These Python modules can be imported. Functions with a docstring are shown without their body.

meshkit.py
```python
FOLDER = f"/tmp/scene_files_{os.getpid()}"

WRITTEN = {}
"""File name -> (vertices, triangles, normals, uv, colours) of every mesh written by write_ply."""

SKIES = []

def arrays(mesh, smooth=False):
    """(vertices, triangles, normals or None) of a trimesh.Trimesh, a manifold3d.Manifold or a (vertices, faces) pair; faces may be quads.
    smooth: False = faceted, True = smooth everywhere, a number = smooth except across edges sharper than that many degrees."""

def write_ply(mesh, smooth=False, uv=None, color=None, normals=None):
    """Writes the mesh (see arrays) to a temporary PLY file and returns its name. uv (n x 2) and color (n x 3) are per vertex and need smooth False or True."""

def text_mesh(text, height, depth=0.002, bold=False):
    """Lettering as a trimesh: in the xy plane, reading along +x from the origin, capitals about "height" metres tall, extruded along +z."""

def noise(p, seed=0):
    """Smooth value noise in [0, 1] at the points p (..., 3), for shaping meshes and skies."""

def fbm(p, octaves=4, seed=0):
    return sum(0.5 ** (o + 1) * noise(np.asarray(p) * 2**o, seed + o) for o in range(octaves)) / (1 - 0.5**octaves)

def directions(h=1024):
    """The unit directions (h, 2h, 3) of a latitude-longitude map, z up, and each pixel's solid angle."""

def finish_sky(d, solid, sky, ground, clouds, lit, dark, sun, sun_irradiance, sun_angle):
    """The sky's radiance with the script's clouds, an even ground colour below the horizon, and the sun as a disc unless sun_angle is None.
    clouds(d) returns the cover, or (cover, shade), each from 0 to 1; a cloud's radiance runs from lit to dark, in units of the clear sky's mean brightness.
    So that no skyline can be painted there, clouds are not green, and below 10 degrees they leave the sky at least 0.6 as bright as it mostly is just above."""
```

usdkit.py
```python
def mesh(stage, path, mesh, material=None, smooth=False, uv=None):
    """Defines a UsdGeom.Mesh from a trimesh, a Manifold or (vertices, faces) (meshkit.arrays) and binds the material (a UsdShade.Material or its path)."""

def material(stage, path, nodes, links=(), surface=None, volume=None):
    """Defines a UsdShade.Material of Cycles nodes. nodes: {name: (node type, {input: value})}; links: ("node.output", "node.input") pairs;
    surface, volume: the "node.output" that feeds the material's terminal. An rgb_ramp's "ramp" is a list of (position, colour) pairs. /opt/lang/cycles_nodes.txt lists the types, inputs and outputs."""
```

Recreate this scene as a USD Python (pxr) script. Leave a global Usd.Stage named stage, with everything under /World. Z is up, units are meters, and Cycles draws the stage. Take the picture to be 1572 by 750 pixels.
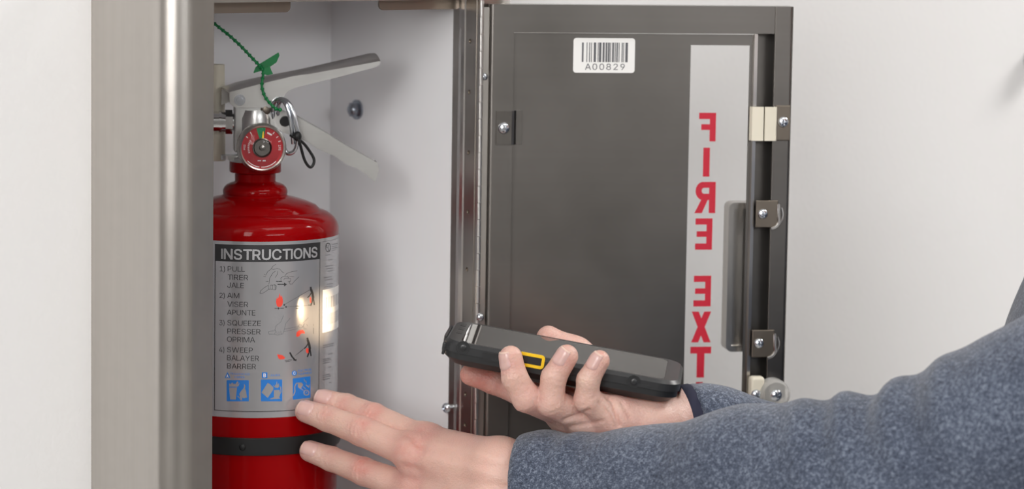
import math, random, numpy as np, trimesh, manifold3d, usdkit, meshkit
from pxr import Usd, UsdGeom, UsdLux, UsdShade, Gf, Sdf
from scipy.ndimage import map_coordinates
from shapely.geometry import Polygon, LineString, Point, box as sbox
from shapely.ops import unary_union
M3 = manifold3d.Manifold
rng = np.random.default_rng(7)
stage = Usd.Stage.CreateInMemory()
UsdGeom.Xform.Define(stage, '/World')
stage.SetDefaultPrim(stage.GetPrimAtPath('/World'))
UP = 0.15                       # floor offset added to every height
# ------------------------------------------------------------------ camera
FPX = 4940.0                    # focal length for a 1572 px wide frame (a 113 mm lens)
YAW, PITCH, ROLL = map(math.radians, (36.98, 6.584, 0.873))
CAM = np.array([-1.0202, -1.6559, 1.4488])
FW = np.array([math.sin(YAW) * math.cos(PITCH), math.cos(YAW) * math.cos(PITCH), -math.sin(PITCH)])
_r = np.array([math.cos(YAW), -math.sin(YAW), 0.0]); _u = np.cross(_r, FW)
RT = math.cos(ROLL) * _r + math.sin(ROLL) * _u
UPV = -math.sin(ROLL) * _r + math.cos(ROLL) * _u
cam = UsdGeom.Camera.Define(stage, '/World/camera')
m = Gf.Matrix4d(1.0)
for i, v in enumerate((RT, UPV, -FW)):
    m.SetRow(i, Gf.Vec4d(*map(float, v), 0))
m.SetRow(3, Gf.Vec4d(float(CAM[0]), float(CAM[1]), float(CAM[2] + UP), 1))
cam.AddTransformOp().Set(m)
cam.CreateHorizontalApertureAttr(36.0)
cam.CreateVerticalApertureAttr(36.0 * 750 / 1572)
cam.CreateFocalLengthAttr(36.0 * FPX / 1572)
cam.CreateFStopAttr(7.0)
cam.CreateFocusDistanceAttr(1.98)
cam.CreateClippingRangeAttr(Gf.Vec2f(0.05, 100))
cam.CreateExposureAttr(0.25)
# ------------------------------------------------------------------ lights
def rect_light(name, pos, target, w, h, power, color=(1, 1, 1)):
    L = UsdLux.RectLight.Define(stage, '/World/' + name)
    p, t = np.array(pos, float), np.array(target, float)
    z = p - t; z /= np.linalg.norm(z)
    x = np.cross([0, 1, 0] if abs(z[2]) > .95 else [0, 0, 1], z); x /= np.linalg.norm(x); y = np.cross(z, x)
    mm = Gf.Matrix4d(1.0)
    for i, v in enumerate((x, y, z)):
        mm.SetRow(i, Gf.Vec4d(*map(float, v), 0))
    mm.SetRow(3, Gf.Vec4d(*map(float, p), 1))
    L.AddTransformOp().Set(mm)
    L.CreateWidthAttr(w); L.CreateHeightAttr(h); L.CreateIntensityAttr(power); L.CreateColorAttr(Gf.Vec3f(*color)); L.CreateNormalizeAttr(False)
rect_light('key_light', (-1.80, -1.48, 2.12), (0.1, 0.1, 1.40), 1.15, 1.15, 8.3, (1.0, 0.985, 0.97))
for n_, x_, y_, p_ in (('ceiling_light', -1.7, -1.25, 0.8), ('ceiling_light_001', 0.3, -1.25, 4.6), ('ceiling_light_002', 2.3, -0.7, 24.0)):
    rect_light(n_, (x_, y_, 2.86), (x_, y_, 0.0), 1.2, 0.6, p_, (1.0, 0.98, 0.955))
rect_light('fill_light', (-0.3, -5.4, 2.42), (0.1, 0.1, 1.45), 2.4, 0.6, 8.5, (0.97, 0.985, 1.0))  # unseen front fill added to lift the cabinet interior; no window is modelled
# ------------------------------------------------------------------ helpers
_used = {}
def numbered(parent, name):
    k = (parent, name); n = _used.get(k, -1) + 1; _used[k] = n
    return name if n == 0 else f'{name}_{n:03d}'
BASE = {}
def tag(path, label=None, cat=None, group=None, kind=None):
    p = stage.GetPrimAtPath(path)
    for k, v in (('label', label), ('category', cat), ('group', group), ('kind', kind)):
        if v: p.SetCustomDataByKey(k, v)
def thing(name, label, cat, base, group=None):
    path = '/World/' + numbered('/World', name)
    x = UsdGeom.Xform.Define(stage, path); b = np.array(base, float) + [0, 0, UP]
    x.AddTranslateOp().Set(Gf.Vec3d(*map(float, b))); BASE[path] = b
    tag(path, label, cat, group); return path
def arr(mesh):
    v, f, _ = meshkit.arrays(mesh, False); return np.array(v, float), f
def cat(*ms):
    vs, fs, n = [], [], 0
    for q in ms:
        v, f = arr(q); vs.append(v); fs.append(f + n); n += len(v)
    return trimesh.Trimesh(np.vstack(vs), np.vstack(fs), process=False)
def obj(name, mesh, mat, parent=None, smooth=35, label=None, prim=None):
    parent = parent or '/World'
    path = parent + '/' + numbered(parent, name)
    v, f = arr(mesh)
    root = '/'.join(parent.split('/')[:3])
    v = v + [0, 0, UP] - BASE.get(root, np.zeros(3))
    g = usdkit.mesh(stage, path, (v, f), MAT[mat], smooth)
    for k, a in (prim or {}).items():
        UsdGeom.PrimvarsAPI(g).CreatePrimvar(k, Sdf.ValueTypeNames.FloatArray, 'vertex').Set([float(x) for x in a])
    if label: tag(path, label)
    return path
def struct(name, mesh, mat, smooth=False, label=None):
    p = obj(name, mesh, mat, None, smooth); tag(p, label=label, kind='structure'); return p
def bx(x0, x1, y0, y1, z0, z1):
    return M3.cube([x1 - x0, y1 - y0, z1 - z0]).translate([x0, y0, z0])
def frame_mesh(mesh, o, ex, ey, ez):
    """local (a, b, c) -> world o + a ex + b ey + c ez"""
    v, f = arr(mesh); B = np.stack([ex, ey, ez])
    if np.linalg.det(B) < 0: f = f[:, ::-1]
    return trimesh.Trimesh(v @ B + np.asarray(o), f, process=False)
def extrude(poly, h):
    gs = getattr(poly, 'geoms', [poly])
    return cat(*[trimesh.creation.extrude_polygon(g, h, engine='earcut') for g in gs if g.area > 1e-12])
def lathe(profile, n=64):
    """solid of revolution about z from (r, z) points"""
    pr = np.array(profile, float); th = np.linspace(0, 2 * np.pi, n, endpoint=False)
    v = np.stack([np.outer(pr[:, 0], np.cos(th)), np.outer(pr[:, 0], np.sin(th)), np.outer(pr[:, 1], np.ones(n))], -1).reshape(-1, 3)
    f = []
    for i in range(len(pr) - 1):
        for j in range(n):
            a, b = i * n + j, i * n + (j + 1) % n
            f += [[a, b, b + n], [a, b + n, a + n]]
    f = np.array(f); 
    if pr[-1, 1] < pr[0, 1]: f = f[:, ::-1]
    return trimesh.Trimesh(v, f, process=False)
def tube(pts, r, sides=10, closed=False):
    p = np.array(pts, float); n = len(p); r = np.broadcast_to(r, (n,))
    t = (np.roll(p, -1, 0) - np.roll(p, 1, 0)) if closed else np.gradient(p, axis=0)
    t /= np.linalg.norm(t, axis=1, keepdims=True) + 1e-12
    a = np.zeros_like(p); a[0] = np.cross(t[0], [0.31, 0.2, 0.93]); a[0] /= np.linalg.norm(a[0])
    for i in range(1, n):
        q = a[i - 1] - t[i] * (a[i - 1] @ t[i]); a[i] = q / np.linalg.norm(q)
    b = np.cross(t, a); g = np.arange(sides) * 2 * np.pi / sides
    v = p[:, None] + r[:, None, None] * (np.cos(g)[None, :, None] * a[:, None] + np.sin(g)[None, :, None] * b[:, None])
    v = v.reshape(-1, 3); f = []
    for i in range(n if closed else n - 1):
        i2 = (i + 1) % n
        for j in range(sides):
            j2 = (j + 1) % sides
            f += [[i * sides + j, i * sides + j2, i2 * sides + j2], [i * sides + j, i2 * sides + j2, i2 * sides + j]]
    if not closed:
        v = np.vstack([v, p[0], p[-1]]); c0, c1 = len(v) - 2, len(v) - 1
        for j in range(sides):
            f += [[c0, (j + 1) % sides, j], [c1, (n - 1) * sides + j, (n - 1) * sides + (j + 1) % sides]]
    return trimesh.Trimesh(v, np.array(f), process=False)
def spline(pts, n=40, closed=False):
    from scipy.interpolate import CubicSpline
    p = np.array(pts, float)
    if closed: p = np.vstack([p, p[:1]])
    s = np.r_[0, np.cumsum(np.linalg.norm(np.diff(p, axis=0), axis=1))]
    c = CubicSpline(s, p, bc_type='periodic' if closed else 'natural')
    return c(np.linspace(0, s[-1], n, endpoint=not closed))
def at(x, y, d):
    """world point of the frame position (x, y) at depth d metres along the lens axis"""
    return CAM + d * (FW + (x - 786) / FPX * RT - (y - 375) / FPX * UPV)
def on_plane(x, y, p, n):
    q = FW + (x - 786) / FPX * RT - (y - 375) / FPX * UPV
    return CAM + ((np.asarray(p) - CAM) @ n) / (q @ n) * q
def screw_head(r, h, n=20):
    """pan head with a cross recess, axis +z"""
    s = M3.sphere(r, 32).scale([1, 1, h / r]).trim_by_plane([0, 0, 1], 0)
    for a in (0, 90):
        s = s - M3.cube([r * 1.1, r * .26, h], True).rotate([0, 0, a + 20]).translate([0, 0, h * .95])
    return s
def rot_to(n):
    n = np.asarray(n, float) / np.linalg.norm(n); x = np.cross([0, 0, 1], n)
    x = x / np.linalg.norm(x) if np.linalg.norm(x) > 1e-6 else np.array([1.0, 0, 0])
    return x, np.cross(n, x), n
# ------------------------------------------------------------------ materials
MAT = {}
def mat(name, nodes, links=(), surface='p.BSDF'):
    MAT[name] = usdkit.material(stage, '/World/Looks/' + name, nodes, links, surface=surface)
def simple(name, color, rough=.5, metal=0.0, **kw):
    mat(name, {'p': ('principled_bsdf', dict(base_color=color, roughness=rough, metallic=metal, **kw))})
def brushed(name, color, rough, scale=(900, 900, 6), bump=.00002, var=.06):
    mat(name, {'g': ('geometry', {}), 'm': ('mapping', {'scale': scale}), 'n': ('noise_texture', {'scale': 1.0, 'detail': 3.0}),
               'n2': ('noise_texture', {'scale': 9.0, 'detail': 3.0}),
               'r': ('map_range', {'from_min': .3, 'from_max': .7, 'to_min': rough - var, 'to_max': rough + var}),
               'c': ('rgb_ramp', {'ramp': [(0.3, tuple(x * .965 for x in color)), (0.7, color)]}),
               'b': ('bump', {'strength': .5, 'distance': bump}), 'p': ('principled_bsdf', {'metallic': 1.0, 'anisotropic': 0.0})},
        [('g.position', 'm.vector'), ('m.vector', 'n.vector'), ('g.position', 'n2.vector'), ('n2.fac', 'r.value'), ('r.result', 'p.roughness'), ('n.fac', 'c.fac'), ('c.color', 'p.base_color'),
         ('n.fac', 'b.height'), ('b.normal', 'p.normal')])
def painted(name, color, rough, bscale=400, bdist=.0002, bstr=.25):
    mat(name, {'g': ('geometry', {}), 'n': ('noise_texture', {'scale': bscale, 'detail': 3.0}), 'b': ('bump', {'strength': bstr, 'distance': bdist}),
               'p': ('principled_bsdf', {'base_color': color, 'roughness': rough})},
        [('g.position', 'n.vector'), ('n.fac', 'b.height'), ('b.normal', 'p.normal')])
painted('wall_paint', (.715, .706, .702), .75, 260, .0006, .35)
painted('powder_white', (.83, .83, .845), .42, 700, .0001, .25)
painted('floor_vinyl', (.34, .325, .31), .5)
painted('ceiling_paint', (.75, .75, .74), .9)
painted('far_paint', (.62, .60, .58), .8)
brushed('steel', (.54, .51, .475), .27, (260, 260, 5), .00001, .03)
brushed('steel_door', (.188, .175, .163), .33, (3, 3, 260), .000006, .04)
brushed('steel_bright', (.70, .68, .66), .25)
brushed('aluminium', (.55, .55, .54), .30, (300, 300, 60))
brushed('lever_satin', (.68, .675, .66), .26, (60, 60, 500), .00001, .04)
simple('chrome', (.75, .75, .76), .12, 1.0)
simple('zinc', (.66, .69, .74), .20, 1.0)
simple('dark_hole', (.015, .014, .013), .7)
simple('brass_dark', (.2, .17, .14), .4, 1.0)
simple('red_paint', (.235, .0007, .0016), .08, 0.0, specular_ior_level=.13)
simple('red_vinyl', (.52, .008, .03), .45)
mat('label_film', {'g': ('geometry', {}), 'm': ('mapping', {'scale': (700, 700, 3)}), 'n': ('noise_texture', {'scale': 1.0, 'detail': 2.0}), 'b': ('bump', {'strength': .5, 'distance': .00003}),
                   'p': ('principled_bsdf', {'base_color': (.44, .44, .455), 'metallic': .55, 'roughness': .19})},
    [('g.position', 'm.vector'), ('m.vector', 'n.vector'), ('n.fac', 'b.height'), ('b.normal', 'p.normal')])
simple('ink_black', (.02, .02, .022), .45)
simple('ink_soft', (.10, .10, .11), .5)
simple('ink_blue', (.012, .16, .52), .4)
simple('ink_red', (.75, .06, .035), .45)
simple('ink_grey', (.42, .42, .44), .45)
simple('ink_white', (.72, .72, .72), .45)
simple('ink_silver', (.40, .40, .41), .4, .3)
simple('eye_white', (.75, .73, .70), .2)
simple('eye_iris', (.06, .04, .025), .15)
simple('lip', (.42, .17, .14), .45)
simple('zinc_dark', (.36, .39, .44), .28, 1.0)
simple('paper_white', (.80, .79, .77), .55)
simple('rubber_black', (.010, .010, .0105), .45, 0.0, specular_ior_level=.3)
simple('plastic_black', (.008, .0085, .0095), .40)
simple('plastic_grey', (.019, .0195, .021), .36)
simple('screen_glass', (.006, .006, .007), .03, 0.0, ior=1.65)
simple('plastic_yellow', (.80, .52, .01), .35)
simple('plastic_green', (.004, .20, .055), .32)
simple('plastic_cream', (.72, .67, .55), .5)
simple('gauge_red', (.36, .006, .012), .4)
simple('gauge_green', (.0, .20, .07), .4)
simple('gauge_yellow', (.85, .55, .02), .4)
simple('fixture_grey', (.28, .27, .265), .5)
simple('clear_nylon', (.92, .91, .88), .18, 0.0, transmission_weight=.75, ior=1.4)
simple('navy_rib', (.012, .013, .035), .8)
simple('trousers_dark', (.03, .035, .05), .9)
simple('hair_brown', (.05, .03, .02), .6)
simple('shoe_black', (.02, .02, .02), .5)
simple('nail', (.66, .375, .335), .26, 0.0, subsurface_weight=.2, subsurface_scale=.002)
simple('nail_tip', (.66, .46, .385), .35)
def pane(name, ior, rough, tint):
    mat(name, {'t': ('transparent_bsdf', {'color': tint}), 'g': ('glossy_bsdf', {'color': (1, 1, 1), 'roughness': rough}), 'f': ('fresnel', {'IOR': ior}), 'x': ('mix_closure', {})},
        [('f.fac', 'x.fac'), ('t.BSDF', 'x.closure1'), ('g.BSDF', 'x.closure2')], surface='x.closure')
pane('window_glass', 1.10, .02, (.995, .997, .997))
pane('gauge_glass', 1.2, .03, (.97, .97, .97))
mat('skin', {'g': ('geometry', {}), 'a': ('attribute', {'attribute': 'flush'}), 'n': ('noise_texture', {'scale': 140.0, 'detail': 4.0}), 'n2': ('noise_texture', {'scale': 30.0, 'detail': 3.0}),
             's': ('math', {'math_type': 'multiply_add', 'value2': .45, 'value3': -.22}), 'ad': ('math', {'math_type': 'add'}),
             'c': ('rgb_ramp', {'ramp': [(0.0, (.65, .43, .355)), (.35, (.60, .342, .290)), (1.0, (.53, .165, .135))]}),
             'v': ('voronoi_texture', {'scale': 750.0}), 'mx': ('math', {'math_type': 'multiply_add', 'value2': .4}), 'b': ('bump', {'strength': .6, 'distance': .0009}),
             'p': ('principled_bsdf', {'roughness': .46, 'subsurface_weight': .25, 'subsurface_scale': .006, 'subsurface_radius': (1.0, .35, .2), 'specular_ior_level': .4})},
    [('g.position', 'n.vector'), ('g.position', 'n2.vector'), ('g.position', 'v.vector'), ('n2.fac', 's.value1'), ('s.value', 'ad.value1'), ('a.fac', 'ad.value2'), ('ad.value', 'c.fac'), ('c.color', 'p.base_color'),
     ('v.distance', 'mx.value1'), ('n.fac', 'mx.value3'), ('mx.value', 'b.height'), ('b.normal', 'p.normal')])
mat('sweater', {'g': ('geometry', {}), 'm': ('mapping', {'rotation': (0, 0, .5), 'scale': (700, 1450, 1450)}), 'n': ('noise_texture', {'scale': 1.0, 'detail': 3.0, 'roughness': .6}),
                'n2': ('noise_texture', {'scale': 430.0, 'detail': 3.0, 'roughness': .7}), 'n3': ('noise_texture', {'scale': 26.0, 'detail': 2.0}),
                'ad': ('math', {'math_type': 'multiply_add', 'value2': .55}), 'ad2': ('math', {'math_type': 'multiply_add', 'value2': .12}), 'h': ('math', {'math_type': 'multiply', 'value2': .55}),
                'c': ('rgb_ramp', {'ramp': [(.42, (.011, .015, .027)), (.53, (.034, .044, .072)), (.63, (.070, .087, .129)), (.75, (.20, .23, .29))]}),
                'b': ('bump', {'strength': .9, 'distance': .0011}), 'p': ('principled_bsdf', {'roughness': .9, 'sheen_weight': .25, 'sheen_roughness': .4})},
    [('g.position', 'm.vector'), ('m.vector', 'n.vector'), ('g.position', 'n2.vector'), ('g.position', 'n3.vector'), ('n2.fac', 'h.value1'), ('n.fac', 'ad.value1'), ('h.value', 'ad.value3'),
     ('n3.fac', 'ad2.value1'), ('ad.value', 'ad2.value3'), ('ad2.value', 'c.fac'), ('c.color', 'p.base_color'), ('ad.value', 'b.height'), ('b.normal', 'p.normal')])
brushed('steel_tab', (.32, .27, .225), .38)
brushed('steel_clip', (.25, .235, .22), .22)
# ------------------------------------------------------------------ the room
W, YF, P, D = .198, .0284, .0886, .1702        # opening width, lip depth, frame projection, cabinet depth
ZT, ZB = 1.3685, .88                           # opening top and bottom
FL = -UP
hole = bx(-.010, W + .004, P - .01, .5, ZB - .008, 1.392)
struct('wall_back', bx(-4.0, 4.5, P, P + .16, FL, 2.75) - hole, 'wall_paint', label='white painted wall the cabinet is let into')
struct('wall_left', bx(-4.1, -4.0, -5.5, P + .16, FL, 2.75), 'far_paint')
struct('wall_right', bx(4.5, 4.6, -5.5, P + .16, FL, 2.75), 'wall_paint')
struct('wall_front', bx(-4.1, 4.6, -5.6, -5.5, FL, 2.75), 'far_paint')
struct('floor', bx(-4.1, 4.6, -5.6, P + .16, FL - .05, FL), 'floor_vinyl')
struct('ceiling', bx(-4.1, 4.6, -5.6, P + .16, 2.75, 2.8), 'ceiling_paint')
# small grey fixture at the right border of the photograph
q = on_plane(1583, 90, [0, P, 0], np.array([0, 1, 0]))
fx = thing('wall_knob', 'small grey rounded fixture on the white wall at the right picture edge', 'knob', (q[0], P, q[2]))
s_ = M3.batch_hull([M3.sphere(.007, 32).translate([0, -.012, z]) for z in (-.0035, .0035)] + [M3.cylinder(.001, .0075, .0075, 32).rotate([90, 0, 0])])
obj('knob_head', s_.translate([q[0], P, q[2]]), 'fixture_grey', fx)
obj('mounting_plate', M3.cylinder(.0015, .0078, .0078, 40).rotate([90, 0, 0]).translate([q[0], P, q[2]]), 'fixture_grey', fx)
# ------------------------------------------------------------------ the cabinet
cab = thing('fire_extinguisher_cabinet', 'stainless steel fire extinguisher cabinet standing proud of the white wall with its door open', 'cabinet', (W / 2, P, ZB - .03))
R_ = .02
X0, X1, Z0, Z1 = -.034, .232, ZB - .034, ZT + .034
outer = M3.batch_hull([bx(X0, X1, P - .001, P, Z0, Z1)] + [M3.sphere(R_, 96).translate([x, R_, z]) for x in (X0 + R_, X1 - R_) for z in (Z0 + R_, Z1 - R_)])
ring = outer - bx(0, W, -1, 1, ZB, ZT) - bx(-.0065, W + .002, YF, 1, ZB - .006, 1.389)
ring = ring - bx(-.0015, W + .0012, .0128, YF + .001, ZT + .0004, ZT + .02)
obj('frame', ring, 'steel', cab, 25)
obj('back_panel', bx(-.0062, W + .0016, D, D + .0012, ZB - .005, 1.388), 'powder_white', cab, False)
obj('side_panel', bx(W, W + .0015, YF, D, ZB - .005, 1.388), 'powder_white', cab, False)
obj('side_panel', bx(-.006, -.0045, YF, D, ZB - .005, 1.388), 'powder_white', cab, False)
obj('top_panel', bx(-.0045, W, YF, D, 1.3868, 1.388), 'powder_white', cab, False)
obj('bottom_panel', bx(-.0045, W, YF, D, ZB - .005, ZB - .0038), 'powder_white', cab, False)
def tab(x0, x1, zb):
    pl = sbox(x0, zb, x1, ZT + .004).intersection(sbox(x0, zb, x1, ZT + .02).buffer(-.0035).buffer(.0035))
    return frame_mesh(extrude(pl, .0012), [0, .02, 0], [1, 0, 0], [0, 0, 1], [0, 1, 0])
obj('mounting_tab', tab(.0015, .0675, 1.3611), 'steel_tab', cab)
obj('mounting_tab', tab(.134, W - .0005, 1.3614), 'steel_tab', cab)
# reveal on the hinge side: pressed bead, hinge with its leaf and knuckles
bead = LineString([(.0128, 0), (.0145, -.0010), (.0170, -.0014), (.0195, -.0010), (.0216, 0)]).buffer(.0004)
obj('pressed_bead', frame_mesh(extrude(bead, ZT - ZB), [W, 0, ZB], [0, 1, 0], [1, 0, 0], [0, 0, 1]), 'steel_bright', cab)
HX, HY = .1966, -.004
leaf = bx(W - .0016, W, .0012, .0122, ZB, ZT) + bx(HX + .0003, W, HY + .0004, .0013, ZB, ZT)
for z in (1.3415, 1.3088, 1.2700, 1.2317, 1.1943, 1.1567, 1.1130, 1.0930, 1.02, .95):
    leaf = leaf - M3.cylinder(.01, .0015, .0015, 20).rotate([0, 90, 0]).translate([W - .005, .0075, z])
hinge = obj('hinge', leaf, 'steel', cab, False)
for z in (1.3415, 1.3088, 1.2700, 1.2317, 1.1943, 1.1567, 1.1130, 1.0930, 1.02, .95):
    obj('rivet_or_shade_disc', M3.cylinder(.0006, .00145, .00145, 16).rotate([0, 90, 0]).translate([W - .0008, .0075, z]), 'brass_dark', hinge, False)  # dark discs stand in for the shade inside the open leaf holes
zz = ZT - .0005; k = 0
while zz - .0108 > ZB:
    obj('hinge_knuckle', M3.cylinder(.0105, .0016, .0016, 20).translate([HX, HY, zz - .0105]), 'steel_bright', hinge)
    zz -= .0108; k += 1
def put(mesh, p, n):
    x, y, z = rot_to(n); return frame_mesh(mesh, p, x, y, z)
p_ = on_plane(549, 168, [W, 0, 0], np.array([1.0, 0, 0]))
obj('bolt', put(cat(M3.cylinder(.0014, .0066, .0066, 32), M3.cylinder(.0040, .0052, .0052, 6).translate([0, 0, .001]), M3.sphere(.0042, 24).scale([1, 1, .7]).translate([0, 0, .0046])), p_, [-1, 0, 0]), 'zinc_dark', cab)
p_ = on_plane(694, 624, [W, 0, 0], np.array([1.0, 0, 0]))
obj('bolt', put(cat(M3.cylinder(.006, .0019, .0019, 24), screw_head(.0034, .0026).translate([0, 0, .0055])), p_, [-1, -.25, 0]), 'zinc', cab)
# ------------------------------------------------------------------ the door (a part of the cabinet, its pieces are sub-parts)
PHI = math.radians(28)
DU, DN, DZ = np.array([math.cos(PHI), -math.sin(PHI), 0]), np.array([-math.sin(PHI), -math.cos(PHI), 0]), np.array([0, 0, 1.0])
DO = np.array([HX, HY, 0.0])
def dloc(px, py, w=0.0):
    q = on_plane(px, py, DO + DN * w, DN) - DO; return q @ DU, q[2]
def dm(mesh): return frame_mesh(mesh, DO, DU, DN, DZ)      # local (u, w, z)
DT, DB = 1.3655, ZB - .006
def dprof(line, half, z0, z1):
    return frame_mesh(extrude(LineString(line).buffer(half, cap_style=2, join_style=1), z1 - z0), [0, 0, z0], [1, 0, 0], [0, 1, 0], [0, 0, 1])
def arc(cx, cy, r, a0, a1, n=8):
    return [(cx + r * math.cos(math.radians(a)), cy + r * math.sin(math.radians(a))) for a in np.linspace(a0, a1, n)]
UR = .2046
skin_ = bx(.004, UR - .0008, -.0148, -.0138, DB, DT) - bx(.1345, .1790, -.02, 0, DB + .03, 1.343)
door_mesh = cat(skin_,
    dprof([(.0058, -.0138)] + arc(.0082, -.0024, .0024, 180, 90) + [(.0210, 0)], .0005, DB, DT),
    dprof([(UR - .0008, -.0138)] + arc(UR - .0030, -.0022, .0022, 0, 90) + [(.1922, 0), (.1922, -.0012)], .0005, DB, DT),
    bx(.0065, UR - .0012, -.0138, -.0002, DT - .001, DT), bx(.0210, .1922, -.0012, -.0004, 1.3480, DT - .0006),
    bx(.0065, UR - .0012, -.0138, -.0002, DB, DB + .001), bx(.0210, .1922, -.0012, -.0004, DB + .001, DB + .018))
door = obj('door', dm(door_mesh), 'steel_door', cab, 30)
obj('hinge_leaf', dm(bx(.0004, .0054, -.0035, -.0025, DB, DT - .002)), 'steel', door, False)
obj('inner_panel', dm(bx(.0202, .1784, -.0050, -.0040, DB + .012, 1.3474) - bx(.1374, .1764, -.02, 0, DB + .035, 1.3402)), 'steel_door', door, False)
obj('panel_edge_or_glint', dm(dprof([(.1784, -.0065), (.1796, -.0030), (.1799, -.0012)], .0011, DB + .012, 1.3478)), 'steel_bright', door)
obj('window_pane', dm(bx(.1350, .1786, -.0128, -.0108, DB + .032, 1.3425)), 'window_glass', door, False)
obj('panel_edge_or_glint', dm(bx(.0206, .1790, -.0048, -.0022, 1.3472, 1.3479)), 'steel_bright', door, False)  # bright strip added as the highlight along the top edge of the panel
# letters on the outer face of the pane: they read correctly from outside, mirrored from here
def letter_poly(ch):
    b = lambda *a: sbox(*a)
    if ch == 'F': return unary_union([b(0, 0, .36, 1), b(0, .78, 1, 1), b(0, .40, .86, .60)])
    if ch == 'I': return b(0, 0, 1, 1)
    if ch == 'E': return unary_union([b(0, 0, .34, 1), b(0, .80, 1, 1), b(0, .41, .92, .59), b(0, 0, 1, .20)])
    if ch == 'T': return unary_union([b(0, .78, 1, 1), b(.32, 0, .68, 1)])
    if ch == 'X': return unary_union([Polygon([(0, 0), (.36, 0), (1, 1), (.64, 1)]), Polygon([(.64, 0), (1, 0), (.36, 1), (0, 1)])])
    if ch == 'R':
        o = unary_union([b(0, 0, .31, 1), b(0, .42, .66, 1), Point(.66, .71).buffer(1, 24).intersection(b(0, 0, 2, 2)) if 0 else Polygon([(.6 + .36 * math.cos(t), .71 + .29 * math.sin(t)) for t in np.linspace(-math.pi / 2, math.pi / 2, 20)])])
        i = unary_union([b(.31, .62, .55, .81), Polygon([(.55 + .12 * math.cos(t), .715 + .095 * math.sin(t)) for t in np.linspace(-math.pi / 2, math.pi / 2, 12)])])
        return o.difference(i).union(Polygon([(.36, .44), (.66, .46), (1, 0), (.64, 0)]))
    return None
def letter(ch, u_right, u_left, z0, z1):
    pl = letter_poly(ch)
    g = extrude(pl, 1.0) if pl is not None else meshkit.text_mesh(ch, 1.0, 1.0, True)
    v, f = arr(g); lo, hi = v.min(0), v.max(0); v = (v - lo) / (hi - lo)
    v = np.stack([u_right - v[:, 0] * (u_right - u_left), -.0131 - v[:, 2] * .00018, z0 + v[:, 1] * (z1 - z0)], -1)
    return frame_mesh((v, f), DO, DU, DN, DZ)
LET = [('F', 1073.5, 1099.5, 173, 217), ('I', 1080, 1090, 226.5, 271), ('R', 1067, 1099, 279, 327), ('E', 1068, 1094, 335, 383), ('E', 1065.5, 1092, 423, 470), ('X', 1062, 1092, 478, 525), ('T', 1060, 1092, 532, 579), ('I', 1068.5, 1079, 586, 630)]
for ch, a, b, y0, y1 in LET:
    ua, z1 = dloc(a, y0, -.013); ub, _ = dloc(b, y0, -.013); _, z0 = dloc(b, y1, -.013)
    obj('letter', letter(ch, ub, ua, z0, z1), 'red_vinyl', door, False, label=f'red letter {ch} on the narrow window pane')
zl = z0
for ch in 'NGUISHER':
    zl -= .0035; w_ = .0045 if ch == 'I' else .0125; um = (ua + ub) / 2
    if zl - .0165 > DB + .034: obj('letter', letter(ch, um + w_ / 2, um - w_ / 2, zl - .0165, zl), 'red_vinyl', door, False)
    zl -= .0165
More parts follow.
